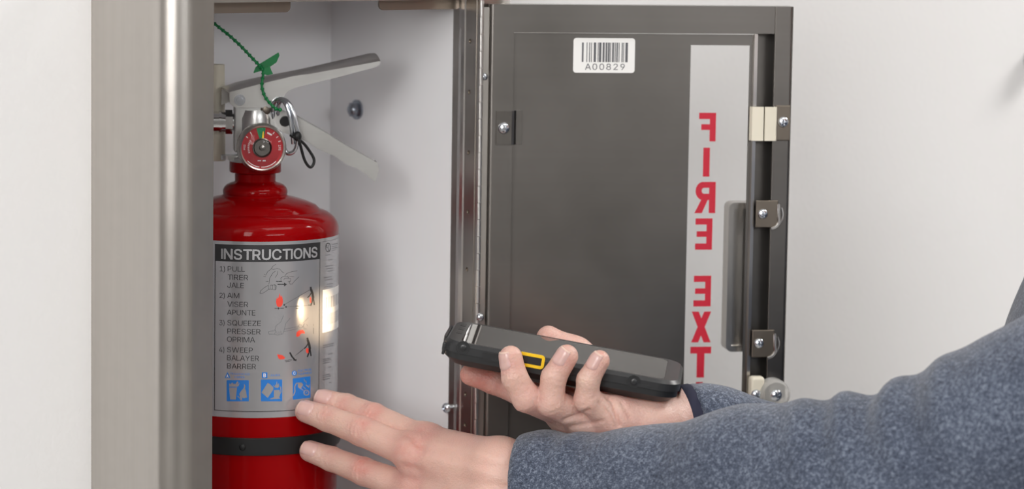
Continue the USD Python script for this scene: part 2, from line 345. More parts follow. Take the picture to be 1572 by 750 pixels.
# asset label with barcode
u0, z1 = dloc(880.5, 58, -.004); u1, _ = dloc(975, 58, -.004); _, z0 = dloc(975, 112, -.004)
al = extrude(sbox(u0, z0, u1, z1).buffer(-.002).buffer(.002), .0003)
asset = obj('asset_label', frame_mesh(al, DO + DN * -.0040, DU, DZ, DN), 'paper_white', door, False, label='white barcode label reading A00829')
ba, bz1 = dloc(893.5, 65, -.0037); bb, bz0 = dloc(963.5, 95.5, -.0037)
bars = [(0, 2.6, 1), (7, 1.2, 0), (11, 1.4, 0), (14, 1.2, 0), (18, 3.6, 1), (24, 1.2, 0), (26, 3.6, 1), (31.5, 3, 1), (36, 2.6, 0), (39.5, 2.8, 0), (43, 1.2, 0), (46, 2.8, 1), (50, 1.4, 0), (52.5, 2.2, 0), (56, 1.2, 0), (60.5, 1.6, 1), (63, 1.2, 0), (66.2, 3.8, 1)]
obj('barcode', dm(cat(*[bx(ba + (bb - ba) * s / 70, ba + (bb - ba) * (s + w_) / 70, -.0037, -.0036, bz0, bz1) for s, w_, _ in bars])), 'ink_soft', door, False)
t0, tb = dloc(898, 107, -.0037); t1, _ = dloc(959, 107, -.0037); _, tt = dloc(898, 97.5, -.0037)
tx = cat(*[trimesh.Trimesh(arr(meshkit.text_mesh(c, 1.0, .1))[0] * 1.0 + [k * 1.02, 0, 0], arr(meshkit.text_mesh(c, 1.0, .1))[1], process=False) for k, c in enumerate('A00829')])
v, f = arr(tx); v[:, 0] = (v[:, 0] - v[:, 0].min()) / np.ptp(v[:, 0]) * (t1 - t0) + t0
obj('label_text', frame_mesh((np.stack([v[:, 0], -.0037 + v[:, 2] * .001, tb + v[:, 1] * (tt - tb)], -1), f[:, ::-1]), DO, DU, DN, DZ), 'ink_soft', door, False)
# clips, screws, brackets, roller
def dscrew(px, py, w, r=.0036):
    u, z = dloc(px, py, w)
    obj('screw', frame_mesh(screw_head(r, r * .62), DO + DU * u + DN * w + DZ * z, DU, DZ, DN), 'zinc', door)
def rbox(u0, u1, w0, w1, z0, z1, r=.0006):
    return M3.batch_hull([M3.sphere(r, 12).translate([a, b, c]) for a in (u0 + r, u1 - r) for b in (w0 + r, w1 - r) for c in (z0 + r, z1 - r)])
a0, cz1 = dloc(762, 170, .001); a1, cz0 = dloc(800, 222, .001)
obj('panel_clip', dm(dprof([(a0, .0013), (.0200, .0013), (.0214, .0008), (.0222, -.0018), (.0236, -.0030), (a1 + .001, -.0032)], .0006, cz0, cz1)), 'steel_clip', door)
dscrew(773.5, 196.5, .0019, .0038)
a0, cz1 = dloc(1155, 164, .003); a1, cz0 = dloc(1191, 216, .003)
sp = cat(dprof([(a0, -.001), (a0 + .0008, .0024), (a0 + .0075, .0032)], .0009, cz0, cz1), dprof([(a0 + .0083, .0032), (a1 - .0008, .0030), (a1, .0008)], .0009, cz0, cz1))
obj('glazing_spacer', dm(sp), 'plastic_cream', door)
b0, _ = dloc(1190, 187, .001); b1, _ = dloc(1213, 187, .001)
obj('panel_clip', dm(rbox(b0, b1, .0005, .0017, cz0, cz1 + .001)), 'brass_dark', door)
dscrew(1202, 187, .0017, .0036)
for y in (328, 526.5):
    dx = -(y - 328) * .030
    a0, cz1 = dloc(1160 + dx, y - 21, .0); a1, cz0 = dloc(1193 + dx, y + 23, .0)
    br = obj('catch_bracket', dm(rbox(a0, a1, .0004, .0018, cz0 + .001, cz1)), 'brass_dark', door)
    pts = [dloc(x + dx, y + dy, .002) for x, dy in ((1195, -15), (1195.5, -4), (1195.5, 6), (1196, 12), (1193, 18), (1189, 21), (1184, 22.5))]
    rim = spline([(u, .0022, z) for u, z in pts], 24)
    pts2 = [dloc(x + dx, y + dy, .002) for x, dy in ((1200, -9), (1202, 0), (1201, 9), (1197, 16))]
    obj('bracket_rim', dm(cat(tube(rim, .0009, 8), tube(spline([(u, .0012, z) for u, z in pts2], 12), .0006, 8))), 'steel_bright', door)
    dscrew(1171 + dx, y, .0018, .0034)
a0, cz1 = dloc(1117, 310, -.02); _, cz0 = dloc(1117, 538, -.02)
hp = M3.batch_hull([M3.cylinder(.0145, .004, .004, 32).rotate([90, 0, 0]).translate([u, -.0155, z]) for u in (a0 + .004, .187) for z in (cz0 + .004, cz1 - .004)])
hp = hp - bx(a0 + .0035, .20, -.0185, -.01, cz0 + .004, cz1 - .004)
obj('pull_handle', dm(hp), 'steel', door, label='grey pull handle seen through the window pane')
dx, (ru, rz) = 0, dloc(1188, 604, .008)
roll = M3.batch_hull([M3.cylinder(.010, .0100, .0100, 48), M3.cylinder(.013, .0085, .0085, 48)]) - M3.cylinder(.03, .0034, .0034, 32).translate([0, 0, -.001])
obj('catch_roller', frame_mesh(roll, DO + DU * ru + DN * .002 + DZ * rz, DU, DZ, DN), 'clear_nylon', door)
obj('screw', frame_mesh(cat(M3.cylinder(.0135, .003, .003, 24), screw_head(.0042, .0026).translate([0, 0, .0135])), DO + DU * ru + DN * .0005 + DZ * rz, DU, DZ, DN), 'zinc', door)
ku, kz = dloc(1160, 596, .003)
obj('roller_arm', dm(rbox(ku - .0048, ku + .0045, .0008, .010, kz - .012, kz + .0085, .002)), 'plastic_cream', door)
obj('screw', frame_mesh(screw_head(.0036, .0024), DO + DU * (ku - .0012) + DN * .0100 + DZ * (kz - .003), DU, DZ, DN), 'zinc', door)
for x, y in ((744.5, 118), (736.5, 486)):
    u, z = dloc(x, y, 0.0)
    obj('screw', frame_mesh(screw_head(.0026, .0022), DO + DU * u + DN * (-.0034 if x > 740 else .0012) + DZ * z, DU, DZ, DN), 'zinc', door)
# ------------------------------------------------------------------ the fire extinguisher
EX, EY, ER = .0868, .0897, .054
AX = np.array([EX, EY, 0.0])
ext = thing('fire_extinguisher', 'red dry chemical fire extinguisher with silver instruction label standing in the open cabinet', 'fire extinguisher', (EX, EY, ZB - .0038))
def on_axis(mesh): return trimesh.Trimesh(arr(mesh)[0] + AX, arr(mesh)[1], process=False)
ZB0 = ZB - .0036
prof = [(0, ZB0 + .004), (.030, ZB0 + .003), (.040, ZB0), (.048, ZB0 + .0015), (.0525, ZB0 + .006), (.054, ZB0 + .014), (.054, 1.00), (.054, 1.10), (.054, 1.2190)]
prof += [(.054 - .016 * (1 - math.cos(a)), 1.2190 + .0130 * math.sin(a)) for a in np.linspace(.1, 1.32, 12)]
prof += [(.0390, 1.2346), (.0330, 1.2370), (.0265, 1.2390), (.0222, 1.2400), (.0210, 1.2405)]
prof += [(.0205, 1.2412), (.0208, 1.2424), (.0207, 1.2440), (.0198, 1.2458), (.0182, 1.2474), (.0160, 1.2484), (.0138, 1.2490), (.0131, 1.2497), (.0131, 1.2545), (.0140, 1.2552), (.0162, 1.2554), (.0166, 1.2560), (.0166, 1.2618), (.0162, 1.2624), (0, 1.2624)]
obj('cylinder', on_axis(lathe(prof, 160)), 'red_paint', ext, 40)
def cyl_hit(px, py, R=ER):
    q = FW + (px - 786) / FPX * RT - (py - 375) / FPX * UPV
    o = CAM[:2] - AX[:2]; a = q[:2] @ q[:2]; b = o @ q[:2]; c = o @ o - R * R; dd = b * b - a * c
    t = (-b - math.sqrt(max(dd, 0))) / a
    return CAM + t * q
RL = ER + .00012
def lab(px, py):
    p = cyl_hit(px, py, RL); return math.atan2(p[1] - EY, p[0] - EX), p[2]
def wrap(mesh, R):
    """(theta, z, t) -> cylinder surface of radius R + t"""
    v, f = arr(mesh); rr = R + v[:, 2]
    return trimesh.Trimesh(np.stack([EX + rr * np.cos(v[:, 0]), EY + rr * np.sin(v[:, 0]), v[:, 1]], -1), f, process=False)
def patch(t0, t1, z0, z1, R, th=.0001, n=None):
    n = n or max(2, int((t1 - t0) / .03)); t = np.linspace(t0, t1, n + 1); v, f = [], []
    for rr in (R + th, R):
        for z in (z0, z1):
            v += [(EX + rr * math.cos(a), EY + rr * math.sin(a), z) for a in t]
    m_ = n + 1
    for i in range(n):
        a, b, c, d = i, i + 1, m_ + i, m_ + i + 1
        f += [[a, b, d], [a, d, c], [2 * m_ + a, 2 * m_ + d, 2 * m_ + b], [2 * m_ + a, 2 * m_ + c, 2 * m_ + d]]
        f += [[c, d, 2 * m_ + d], [c, 2 * m_ + d, 2 * m_ + c], [b, a, 2 * m_ + a], [b, 2 * m_ + a, 2 * m_ + b]]
    return trimesh.Trimesh(np.array(v), np.array(f), process=False)
LT, LB = lab(400, 371)[1], lab(400, 641)[1]
label = obj('label', patch(-3.75, .35, LB, LT, ER + .00002, .0001, 160), 'label_film', ext, 30, label='silver instruction label wrapped round the cylinder')
tL, tR = lab(330, 500)[0], lab(490, 500)[0]
bT, bB = lab(400, 376)[1], lab(400, 631.3)[1]
hB = lab(400, 402)[1]
lw = .00022
obj('border', cat(patch(tL - .006, tR + .006, bB - lw, bB + lw, RL, .00004), patch(tL - .006, tL + .004, bB, bT, RL, .00004, 2), patch(tR - .003, tR + .007, bB, bT, RL, .00004, 2), patch(tR + .05, -.05, bT - lw * .6, bT + lw * .3, RL, .00004)), 'ink_black', label, False)
obj('heading_band', patch(tL, tR, hB, bT, RL, .00004), 'ink_black', label, False)
def glyphs(txt, bold=False):
    out, x = [], 0.0
    for c in txt:
        if c == 'I': g_ = extrude(sbox(0, 0, .17 if bold else .105, 1.0), 1.0)
        elif c == '\u00b7': g_ = extrude(sbox(0, .42, .12, .54), 1.0)
        else: g_ = meshkit.text_mesh(c, 1.0, 1.0, bold)
        v, f = arr(g_); v = v - [v[:, 0].min() - x, 0, 0]; out.append((v, f)); x = v[:, 0].max() + (.10 if bold else .135) - (.07 if c in 'TLAV' else 0)
    return cat(*out)
def words(txt, x0, x1, yb, caph, ink='ink_black', bold=False, R=RL):
    (a, z), (b, _) = lab(x0, yb), lab(x1, yb); h = lab(x0, yb - caph)[1] - z
    v, f = arr(glyphs(txt, bold)); v[:, 0] = (v[:, 0] - v[:, 0].min()) / np.ptp(v[:, 0])
    # cut long triangles so that the letters follow the curve
    t = trimesh.Trimesh(np.stack([a + v[:, 0] * (b - a), z + v[:, 1] * h, v[:, 2] * .00004], -1), f, process=False)
    if h > .004:
        q_ = np.array(t.vertices) * [ER, 1, 1]; v, f = trimesh.remesh.subdivide_to_size(q_, t.faces, .0022); t = trimesh.Trimesh(v / [ER, 1, 1], f, process=False)
    obj('lettering', wrap(t, R), ink, label, False)
words('INSTRUCTIONS', 339.5, 487, 396.8, 15.4, 'ink_silver', True, RL + .00005)
for num, yb in (('1)', 416), ('2)', 456.8), ('3)', 498.5), ('4)', 540)):
    words(num, 337.3 - (yb - 416) * .008, 345.5 - (yb - 416) * .008, yb, 7.8)
for txt, x0, x1, yb in (('PULL', 349.5, 376, 416), ('TIRER', 349.5, 381, 428.8), ('JALE', 349, 374.5, 441), ('AIM', 349, 367.5, 456.8), ('VISER', 349, 381, 470), ('APUNTE', 348.5, 392, 482.7),
                        ('SQUEEZE', 349, 400.5, 498.7), ('PRESSER', 349, 400, 511.6), ('OPRIMA', 348.5, 391.5, 524), ('SWEEP', 348.5, 388, 540), ('BALAYER', 348.5, 397.5, 552.4), ('BARRER', 348.5, 393, 565)):
    words(txt, x0, x1, yb, 7.9)
def drawn(geom, ink, name, R=RL, seg=2.0):
    """flat print: shapely shapes in frame units, laid on the cylinder where they stand"""
    out = []
    x0, y0, x1, y1 = geom.bounds; parts = []
    for k in range(int((x1 - x0) / 4) + 1):
        c_ = geom.intersection(sbox(x0 + 4 * k, y0 - 1, x0 + 4 * k + 4, y1 + 1))
        parts += [g for g in getattr(c_, 'geoms', [c_]) if g.geom_type == 'Polygon']
    for g in parts:
        if g.area < .02: continue
        t = trimesh.creation.extrude_polygon(g.segmentize(seg), 1.0, engine='earcut'); v, f = arr(t)
        w_ = []
        for x, y, zz_ in v:
            a, z = lab(x, y); w_.append((a, z, (1 - zz_) * .00004))
        out.append(trimesh.Trimesh(np.array(w_), f[:, ::-1], process=False))
    obj(name, wrap(cat(*out), R), ink, label, False)
def L_(pts, w=.55): return LineString(pts).buffer(w / 2, cap_style=1)
S1 = lambda pts: [(320 + x / 7.5, 400 + y / 7.5) for x, y in pts]
S2 = lambda pts: [(320 + x / 7.5, 480 + y / 7.5) for x, y in pts]
S3 = lambda pts: [(320 + x / 7.86, 560 + y / 7.86) for x, y in pts]
hand1 = [[(665, 160), (680, 125), (720, 95), (745, 60), (775, 40)], [(725, 90), (745, 100), (790, 88), (820, 95), (840, 115)], [(695, 270), (705, 200), (740, 140), (770, 120)], [(770, 190), (790, 160), (800, 120)], [(840, 120), (870, 140)],
         [(690, 280), (640, 310), (600, 345), (592, 370), (605, 380), (640, 365), (690, 330)], [(690, 280), (690, 330), (710, 325), (712, 280)], [(712, 280), (735, 278), (737, 325), (712, 325)], [(737, 280), (765, 275), (768, 335), (740, 330)], [(765, 275), (780, 285), (778, 330)],
         [(835, 235), (832, 200), (855, 183), (915, 180), (918, 200), (880, 200), (868, 215)], [(880, 170), (900, 145), (960, 125), (1020, 115)], [(920, 200), (945, 205), (945, 235), (915, 240)], [(930, 240), (940, 270), (965, 265), (985, 240), (1040, 185)], [(660, 240), (690, 235)], [(635, 180), (660, 185)], [(640, 155), (662, 165)], [(935, 180), (985, 185)]]
drawn(unary_union([L_(S1(p)) for p in hand1]), 'ink_black', 'pictogram')
arrow = unary_union([L_(S1([(800, 271), (880, 271)]), 1.5), Polygon(S1([(870, 250), (905, 271), (870, 295)])), L_(S1([(780, 236), (845, 236)]), .9)])
drawn(arrow, 'ink_black', 'pictogram')
flame = Polygon(S1([(820, 372), (832, 420), (845, 400), (852, 430), (858, 470), (850, 510), (830, 530), (805, 533), (785, 515), (778, 470), (785, 425), (797, 440), (800, 400), (808, 430)]))
drawn(unary_union([flame, Polygon(S1([(1172, 410), (1180, 425), (1184, 480), (1170, 485), (1165, 440)]))]), 'ink_red', 'pictogram')
def man(S, p0): return unary_union([Point(S([p0(.0, .0)])[0]).buffer(1.6)] + [L_(S([p0(*a) for a in q]), w) for q, w in (([(.02, .1), (.1, .3), (.15, .55)], 3.6), ([(.15, .55), (.2, .8), (.22, .95)], 2.0), ([(.12, .55), (.08, .8), (.0, 1.0)], 2.1), ([(.05, .25), (-.08, .45), (-.2, .55)], 1.5))])
drawn(unary_union([man(S1, lambda a, b: (1178 + a * 180, 312 + b * 200)), L_(S1([(1165, 335), (870, 505)]), .45), Point(S1([(872, 507)])[0]).buffer(1.3), Point(S1([(893, 530)])[0]).buffer(1.3), Point(S1([(1157, 510)])[0]).buffer(1.0), L_(S1([(893, 530), (1000, 526)]), .3), L_(S1([(1060, 522), (1157, 510)]), .3),
       L_(S1([(765, 548), (865, 545)]), 1.0), L_(S1([(1005, 522), (1055, 518)]), .9), L_(S1([(1008, 548), (1055, 545)]), .9), L_(S1([(805, 540), (805, 555)]), 1.2)]), 'ink_black', 'pictogram')
hand3 = [[(865, 30), (830, 105), (780, 145), (765, 190), (770, 220), (760, 245), (800, 255), (855, 240), (870, 200), (890, 120), (940, 60)], [(690, 215), (770, 200)], [(690, 215), (698, 245), (760, 245)], [(880, 185), (1040, 155)], [(870, 215), (1030, 180)], [(1035, 150), (1045, 135), (1070, 135), (1085, 165), (1060, 170), (1040, 160)], [(1085, 120), (1150, 55)], [(1090, 130), (1100, 180), (1130, 185)], [(785, 215), (790, 240)], [(810, 215), (812, 245)], [(832, 210), (835, 240)], [(1110, 120), (1085, 160)], [(1130, 130), (1140, 150)]]
drawn(unary_union([L_(S2(p)) for p in hand3] + [L_(S2([(1210, 175), (1210, 235)]), 1.0), L_(S2([(1210, 130), (1210, 150)]), .6)]), 'ink_soft', 'pictogram')
drawn(unary_union([Polygon(S2([(1010, 270), (1015, 225), (1040, 200), (1085, 195), (1108, 215), (1108, 238), (1085, 232), (1060, 242), (1050, 262), (1030, 275)])), Polygon(S2([(790, 475), (850, 485), (885, 515), (870, 530), (830, 535), (808, 525), (800, 505)])), Polygon(S2([(1128, 405), (1150, 405), (1152, 460), (1135, 465), (1120, 440)]))]), 'ink_red', 'pictogram')
drawn(unary_union([man(S2, lambda a, b: (1140 + a * 180, 295 + b * 205)), L_(S2([(940, 460), (960, 500), (990, 535)]), 2.4), Polygon(S2([(970, 545), (1015, 528), (1012, 552)])), L_(S2([(1110, 400), (1010, 480)]), .4), L_(S2([(1085, 425), (1000, 490)]), .4), L_(S2([(880, 550), (920, 545)]), .8), L_(S2([(890, 562), (940, 556)]), .8), L_(S2([(925, 540), (960, 540)]), .8)]), 'ink_black', 'pictogram')
# the three blue class squares
def rnd(x0, y0, x1, y1, r=1.2): return sbox(x0, y0, x1, y1).buffer(-r).buffer(r)
P3 = lambda pts: Polygon(S3(pts))
can = unary_union([P3([(250, 270), (345, 270), (330, 415), (262, 415)]), P3([(250, 215), (265, 230), (290, 208), (300, 225), (330, 225), (345, 195), (365, 205), (350, 235), (375, 215), (365, 250), (345, 262), (250, 262)])])
fire_ = unary_union([P3([(430, 225), (447, 250), (440, 285), (455, 310), (460, 360), (470, 390), (430, 400), (405, 395), (375, 405), (380, 370), (370, 350), (395, 310), (415, 290), (432, 260)]), L_(S3([(355, 375), (375, 395)]), 1.2), Point(S3([(395, 412)])[0]).buffer(1.6)])
sq1 = rnd(348, 583, 382, 615.5).difference(can.union(fire_))
jug = unary_union([P3([(640, 330), (715, 215), (740, 225), (785, 270), (780, 300), (715, 395)]), P3([(790, 300), (860, 300), (865, 370), (850, 385), (870, 405), (730, 412), (790, 385)]), P3([(825, 190), (835, 240), (850, 215), (855, 260), (835, 275), (805, 270), (800, 225), (815, 245)]), L_(S3([(870, 265), (876, 320), (860, 350)]), 1.6), L_(S3([(785, 245), (800, 262)]), 1)])
sq2 = rnd(400.5, 582, 433.2, 615.5).difference(jug)
plug = unary_union([L_(S3([(1025, 365), (1045, 320), (1040, 260), (1060, 220), (1090, 215)]), 1.6), P3([(1080, 215), (1120, 208), (1145, 235), (1110, 290), (1080, 265)]), L_(S3([(1145, 260), (1170, 285)]), .9), L_(S3([(1120, 285), (1145, 305)]), .9), Point(S3([(1182, 332)])[0]).buffer(4.6).difference(Point(S3([(1182, 332)])[0]).buffer(3.0)), L_(S3([(1175, 335), (1190, 320)]), .8), L_(S3([(1155, 170), (1160, 195), (1175, 190), (1180, 215)]), 1.0), L_(S3([(1180, 240), (1210, 265), (1215, 240)]), 1.6)])
sq3 = Polygon([(449.5, 580.5), (476.5, 577), (476.5, 610), (449.5, 613)]).buffer(-.8).buffer(.8).difference(plug)
tri = Polygon([(345, 579.5), (349.3, 570.5), (354, 579.5)]); bsq = rnd(402, 571, 410.5, 580, .5); cdot = Point(451.8, 572.4).buffer(3.9)
drawn(unary_union([sq1, sq2, sq3, tri, bsq, cdot]), 'ink_blue', 'pictogram')
for txt, x0, x1, yb, c in (('TRASH·WOOD', 353.5, 383.5, 574.6, 3.0), ('PAPER', 360.5, 375.5, 579.8, 3.0), ('LIQUIDS', 414, 430, 577.2, 3.0), ('ELECTRICAL', 457.5, 478.5, 570.2, 2.8), ('EQUIPMENT', 458, 478.5, 575.2, 2.8)):
    words(txt, x0, x1, yb, c, 'ink_blue')
for txt, x0, x1, yb, c in (('A', 347.8, 350.8, 578.6, 4.2), ('B', 404.4, 408.2, 578.3, 5.4), ('C', 450.0, 453.6, 574.6, 4.4)):
    words(txt, x0, x1, yb, c, 'ink_white', True, RL + .00005)
# right-hand panel: round listing mark, fine print, two-row white barcode sticker
ringz = Point(503.6, 380).buffer(1, 32)
from shapely import affinity
ul = affinity.scale(Point(503.6, 379.5).buffer(1, 32), 4.1, 7.2); ul_i = affinity.scale(Point(503.6, 379.5).buffer(1, 32), 3.2, 6.0)
drawn(ul.difference(ul_i), 'ink_black', 'pictogram')
words('U', 501.2, 504.0, 380.5, 4.4, 'ink_black', True); words('L', 503.6, 506.0, 384.5, 4.4, 'ink_black', True)
rr_ = random.Random(4); fine = []
for y, x0, x1 in ((376, 510, 518), (379, 510, 517), (382, 510, 518), (385, 510, 516), (391, 500, 506), (399, 504, 510), (408, 500, 511), (412, 501, 510), (416, 503, 511), (425, 497.5, 509), (429, 499, 510), (436, 502, 511), (439.5, 498, 509)):
    x = x0
    while x < x1 - .5:
        w_ = min(rr_.uniform(1.2, 3.2), x1 - x); k_ = (x - 491) * .16
        fine.append(L_([(x, y - k_ + 2), (x + w_, y - k_ + 2 - w_ * .16)], .9)); x += w_ + .8
for y, x0, x1 in ((531, 496, 512), (534, 496, 511), (546, 504, 510), (552.5, 496, 507), (555, 496, 507.5), (558.5, 496, 506), (566, 504, 508), (577, 496, 506), (580, 496, 507), (583.5, 496, 506), (590, 505.5, 508)):
    k_ = (x0 - 491) * .2; fine.append(L_([(x0, y - k_), (x1, y - k_ - (x1 - x0) * .22)], 1.0))
drawn(unary_union(fine), 'ink_soft', 'fine_print'); tag(label + '/fine_print', kind='stuff')
st0, st1 = lab(495.2, 480)[0], .05
sz1, sz0 = lab(497, 444.5)[1], lab(497, 510)[1]
stick = obj('barcode_sticker', patch(st0, st1, sz0, sz1, RL, .00006, 40), 'paper_white', label, False, label='white two-row barcode sticker')
bars = []
for zc, seed in ((lab(503, 464)[1], 1), (lab(503, 489.5)[1], 2)):
    a = lab(500.6, 464)[0]; q_ = random.Random(seed)
    while a < -.12:
        w_ = q_.choice([.012, .02, .03, .04]); bars.append(patch(a, a + w_, zc - .0036, zc + .0036, RL + .00007, .00003, 2)); a += w_ + q_.choice([.014, .022, .03])
obj('barcode', cat(*bars), 'ink_grey', label, False)
# black retaining strap
sb1, sb0 = lab(390, 671.8)[1], lab(390, 699)[1]
def ringstrip(t0, t1, R0, th, n=150):
    t = np.linspace(t0, t1, n); e = np.clip((t - (t1 - .5)) / .5, 0, 1) ** 2; ro = R0 + e * .0045
    zm, hh = (sb0 + sb1) / 2, (sb1 - sb0) / 2 * (1 - .35 * e)
    v = [];
    for dr, sg in ((0, -1), (th * .9, -.97), (th, -.9), (th, .9), (th * .9, .97), (0, 1)):
        v.append(np.stack([EX + (ro + dr) * np.cos(t), EY + (ro + dr) * np.sin(t), zm + hh * sg], -1))
    v = np.stack(v, 1).reshape(-1, 3); f = []
    for i in range(n - 1):
        for j in range(6):
            a, b = i * 6 + j, i * 6 + (j + 1) % 6; f += [[a, a + 6, b + 6], [a, b + 6, b]]
    f += [[0, 1, 2], [0, 2, 3], [0, 3, 4], [0, 4, 5]]; o = (n - 1) * 6; f += [[o, o + 2, o + 1], [o, o + 3, o + 2], [o, o + 4, o + 3], [o, o + 5, o + 4]]
    return trimesh.Trimesh(v, np.array(f), process=False)
strap = obj('retaining_strap', ringstrip(-5.9, -.25, ER + .0002, .0013), 'rubber_black', ext, 40, label='black rubber retaining strap')
a, z = lab(372.5, 685.5)
obj('rivet_or_shade_disc', put(M3.sphere(.0022, 20).scale([1, 1, .5]), [EX + (ER + .0014) * math.cos(a), EY + (ER + .0014) * math.sin(a), z], [math.cos(a), math.sin(a), 0]), 'rubber_black', strap)
# ---- head: valve, gauge, levers.  local frame a = along the levers, b = towards the gauge side
E1, E2 = np.array([math.cos(math.radians(30)), -math.sin(math.radians(30)), 0]), np.array([-math.sin(math.radians(30)), -math.cos(math.radians(30)), 0])
def vl(px, py, b=0.0):
    q = on_plane(px, py, AX + E2 * b, E2) - AX; return q @ E1, q[2]
def vw(mesh): return frame_mesh(mesh, AX, E1, E2, DZ)
def vpoly(pts, b1, th, smooth=0):
    pl = Polygon([vl(x, y, b1) for x, y in pts])
    if smooth: pl = pl.buffer(-smooth).buffer(2 * smooth).buffer(-smooth)
    return frame_mesh(extrude(pl, th), AX + E2 * (b1 - th), E1, DZ, E2)
def vpt(px, py, b): return AX + E1 * vl(px, py, b)[0] + E2 * b + DZ * vl(px, py, b)[1]
a_l, z_t = vl(346, 172, 0); a_r, _ = vl(398, 172, 0)
ac = 0.0
val = cat(on_axis(lathe([(0, 1.2618), (.0150, 1.2618), (.0168, 1.2624), (.0168, 1.2652), (.0150, 1.2662), (.0118, 1.2668), (.0112, 1.268), (.0112, 1.290), (.0095, 1.2955), (0, 1.2955)], 48)),
          frame_mesh(M3.batch_hull([M3.sphere(.0016, 12).translate([x, y, z]) for x in (-.0125, .0085) for y in (-.0050, .0050) for z in (1.2700, 1.2985)]), AX, E1, E2, DZ))
valve = obj('valve_body', val, 'aluminium', ext)
obj('collar_flange', vw(M3.batch_hull([M3.cylinder(.0028, .0052, .0052, 32).translate([x, .004, 1.2638]) for x in (-.0170, .002)])), 'aluminium', valve)
# side outlet with chrome ferrule and hexagon
a0, z0 = vl(352, 187, 0); a1, _ = vl(300, 189, 0)
fit = cat(M3.cylinder(.0045, .0078, .0078, 6).rotate([0, -90, 0]).translate([a0 + .0020, 0, z0]), M3.cylinder(.006, .0055, .0055, 32).rotate([0, -90, 0]).translate([a0 + .006, 0, z0]))
obj('outlet_nut', vw(fit), 'chrome', valve)
obj('outlet_ferrule', vw(cat(M3.cylinder(.020, .0066, .0066, 40).rotate([0, -90, 0]).translate([a0 - .0022, 0, z0]), M3.cylinder(.0016, .0072, .0072, 40).rotate([0, -90, 0]).translate([a0 - .0050, 0, z0]))), 'chrome', valve)
nz = vl(335, 190, -.012)
obj('nozzle', vw(cat(M3.cylinder(.062, .0058, .0050, 32).translate([nz[0] - .001, -.013, 1.2615]))), 'plastic_cream', ext, label='cream plastic part showing behind the chrome outlet')
# upper lever: a formed channel
flange = [(352.3, 141.5), (355, 140.6), (400, 128.8), (450, 116.8), (476, 113.3), (583.5, 93.6), (584.6, 96), (583, 99.3), (577, 103), (520, 118.2), (452, 134.8), (444.5, 138.4), (438.5, 143.5), (434.5, 150.5), (427, 160), (420, 164.6), (416, 165.3), (362.5, 165.3), (357, 163), (353.2, 158.5), (352.3, 150)]
FB = .0085
def loft(pts_a, pts_b):
    n = len(pts_a); v = np.vstack([pts_a, pts_b]); f = []
    for i in range(n - 1): f += [[i, i + 1, n + i + 1], [i, n + i + 1, n + i]]
    return trimesh.Trimesh(v, np.array(f), process=False)
topline = [(352.3, 141.5), (375, 135.2), (400, 128.6), (425, 122.6), (450, 117.0), (463, 114.8), (476, 113.3), (500, 108.8), (530, 103.4), (560, 97.8), (577, 94.8), (584, 93.4)]
backline = [(340, 133.5), (362, 126.0), (390, 119.5), (415, 114.6), (440, 110.0), (455, 107.0), (468, 104.3), (492, 99.0), (520, 92.6), (548, 86.0), (566, 81.8), (575, 81.4)]
A_ = np.array([[*vl(x, y, FB), FB] for x, y in topline]); 
B_ = np.array([[*vl(x, y, -.004), -.004] for x, y in backline])
rows = []
for t in np.linspace(0, 1, 7):
    ang = t * math.pi / 2 * 1.0
    rows.append(np.stack([A_[:, 0] * (1 - t) + B_[:, 0] * t, A_[:, 1] + (B_[:, 1] - A_[:, 1]) * math.sin(ang), A_[:, 2] + (B_[:, 2] - A_[:, 2]) * (1 - math.cos(ang)) ** .8], -1))
C_ = B_.copy(); C_[:, 2] = -.0085; C_[:, 1] -= .0022; rows.append(C_)
D_ = C_.copy(); D_[:, 1] -= .006 * np.linspace(1.6, .6, len(D_)); rows.append(D_)
th = .0013
G = np.array(rows); v = []; nR, nC = G.shape[:2]
nrm = np.cross(np.gradient(G, axis=1), np.gradient(G, axis=0)); nrm /= np.linalg.norm(nrm, axis=-1, keepdims=True)
if nrm[3, 5, 1] < 0: nrm = -nrm
vv = np.vstack([G.reshape(-1, 3), (G - nrm * th).reshape(-1, 3)]); f = []
N_ = nR * nC; ix = lambda i, j: i * nC + j
for i in range(nR - 1):
    for j in range(nC - 1):
        a, b, c, d = ix(i, j), ix(i, j + 1), ix(i + 1, j + 1), ix(i + 1, j)
        f += [[a, b, c], [a, c, d], [N_ + a, N_ + c, N_ + b], [N_ + a, N_ + d, N_ + c]]
edge = [ix(0, j) for j in range(nC)] + [ix(i, nC - 1) for i in range(1, nR)] + [ix(nR - 1, j) for j in range(nC - 2, -1, -1)] + [ix(i, 0) for i in range(nR - 2, 0, -1)]
for i in range(len(edge)):
    a, b = edge[i], edge[(i + 1) % len(edge)]; f += [[b, a, N_ + a], [b, N_ + a, N_ + b]]
shell = trimesh.Trimesh(vv[:, [0, 2, 1]], np.array(f), process=False); 
if (np.cross(shell.vertices[shell.faces[:, 1]] - shell.vertices[shell.faces[:, 0]], shell.vertices[shell.faces[:, 2]] - shell.vertices[shell.faces[:, 0]]) * shell.vertices[shell.faces[:, 0]]).sum() < 0: shell.faces = shell.faces[:, ::-1]
lever = obj('upper_lever', cat(frame_mesh(shell, AX, E1, E2, DZ), vpoly(flange, FB, .0013), vpoly([(x - 12, y - 6) for x, y in flange[:4]] + [(420, 150), (362, 160), (345, 155)], -.0075, .0013)), 'lever_satin', ext, 28)
for (x, y, r, mt) in ((368, 153.3, .0036, 'zinc'),):
    rv = obj('pivot_rivet', frame_mesh(cat(M3.cylinder(.0009, r, r, 28), M3.cylinder(.0016, r * .62, r * .55, 24), M3.cylinder(.0020, r * .25, r * .2, 16)), vpt(x, y, FB), E1, DZ, E2), mt, lever)
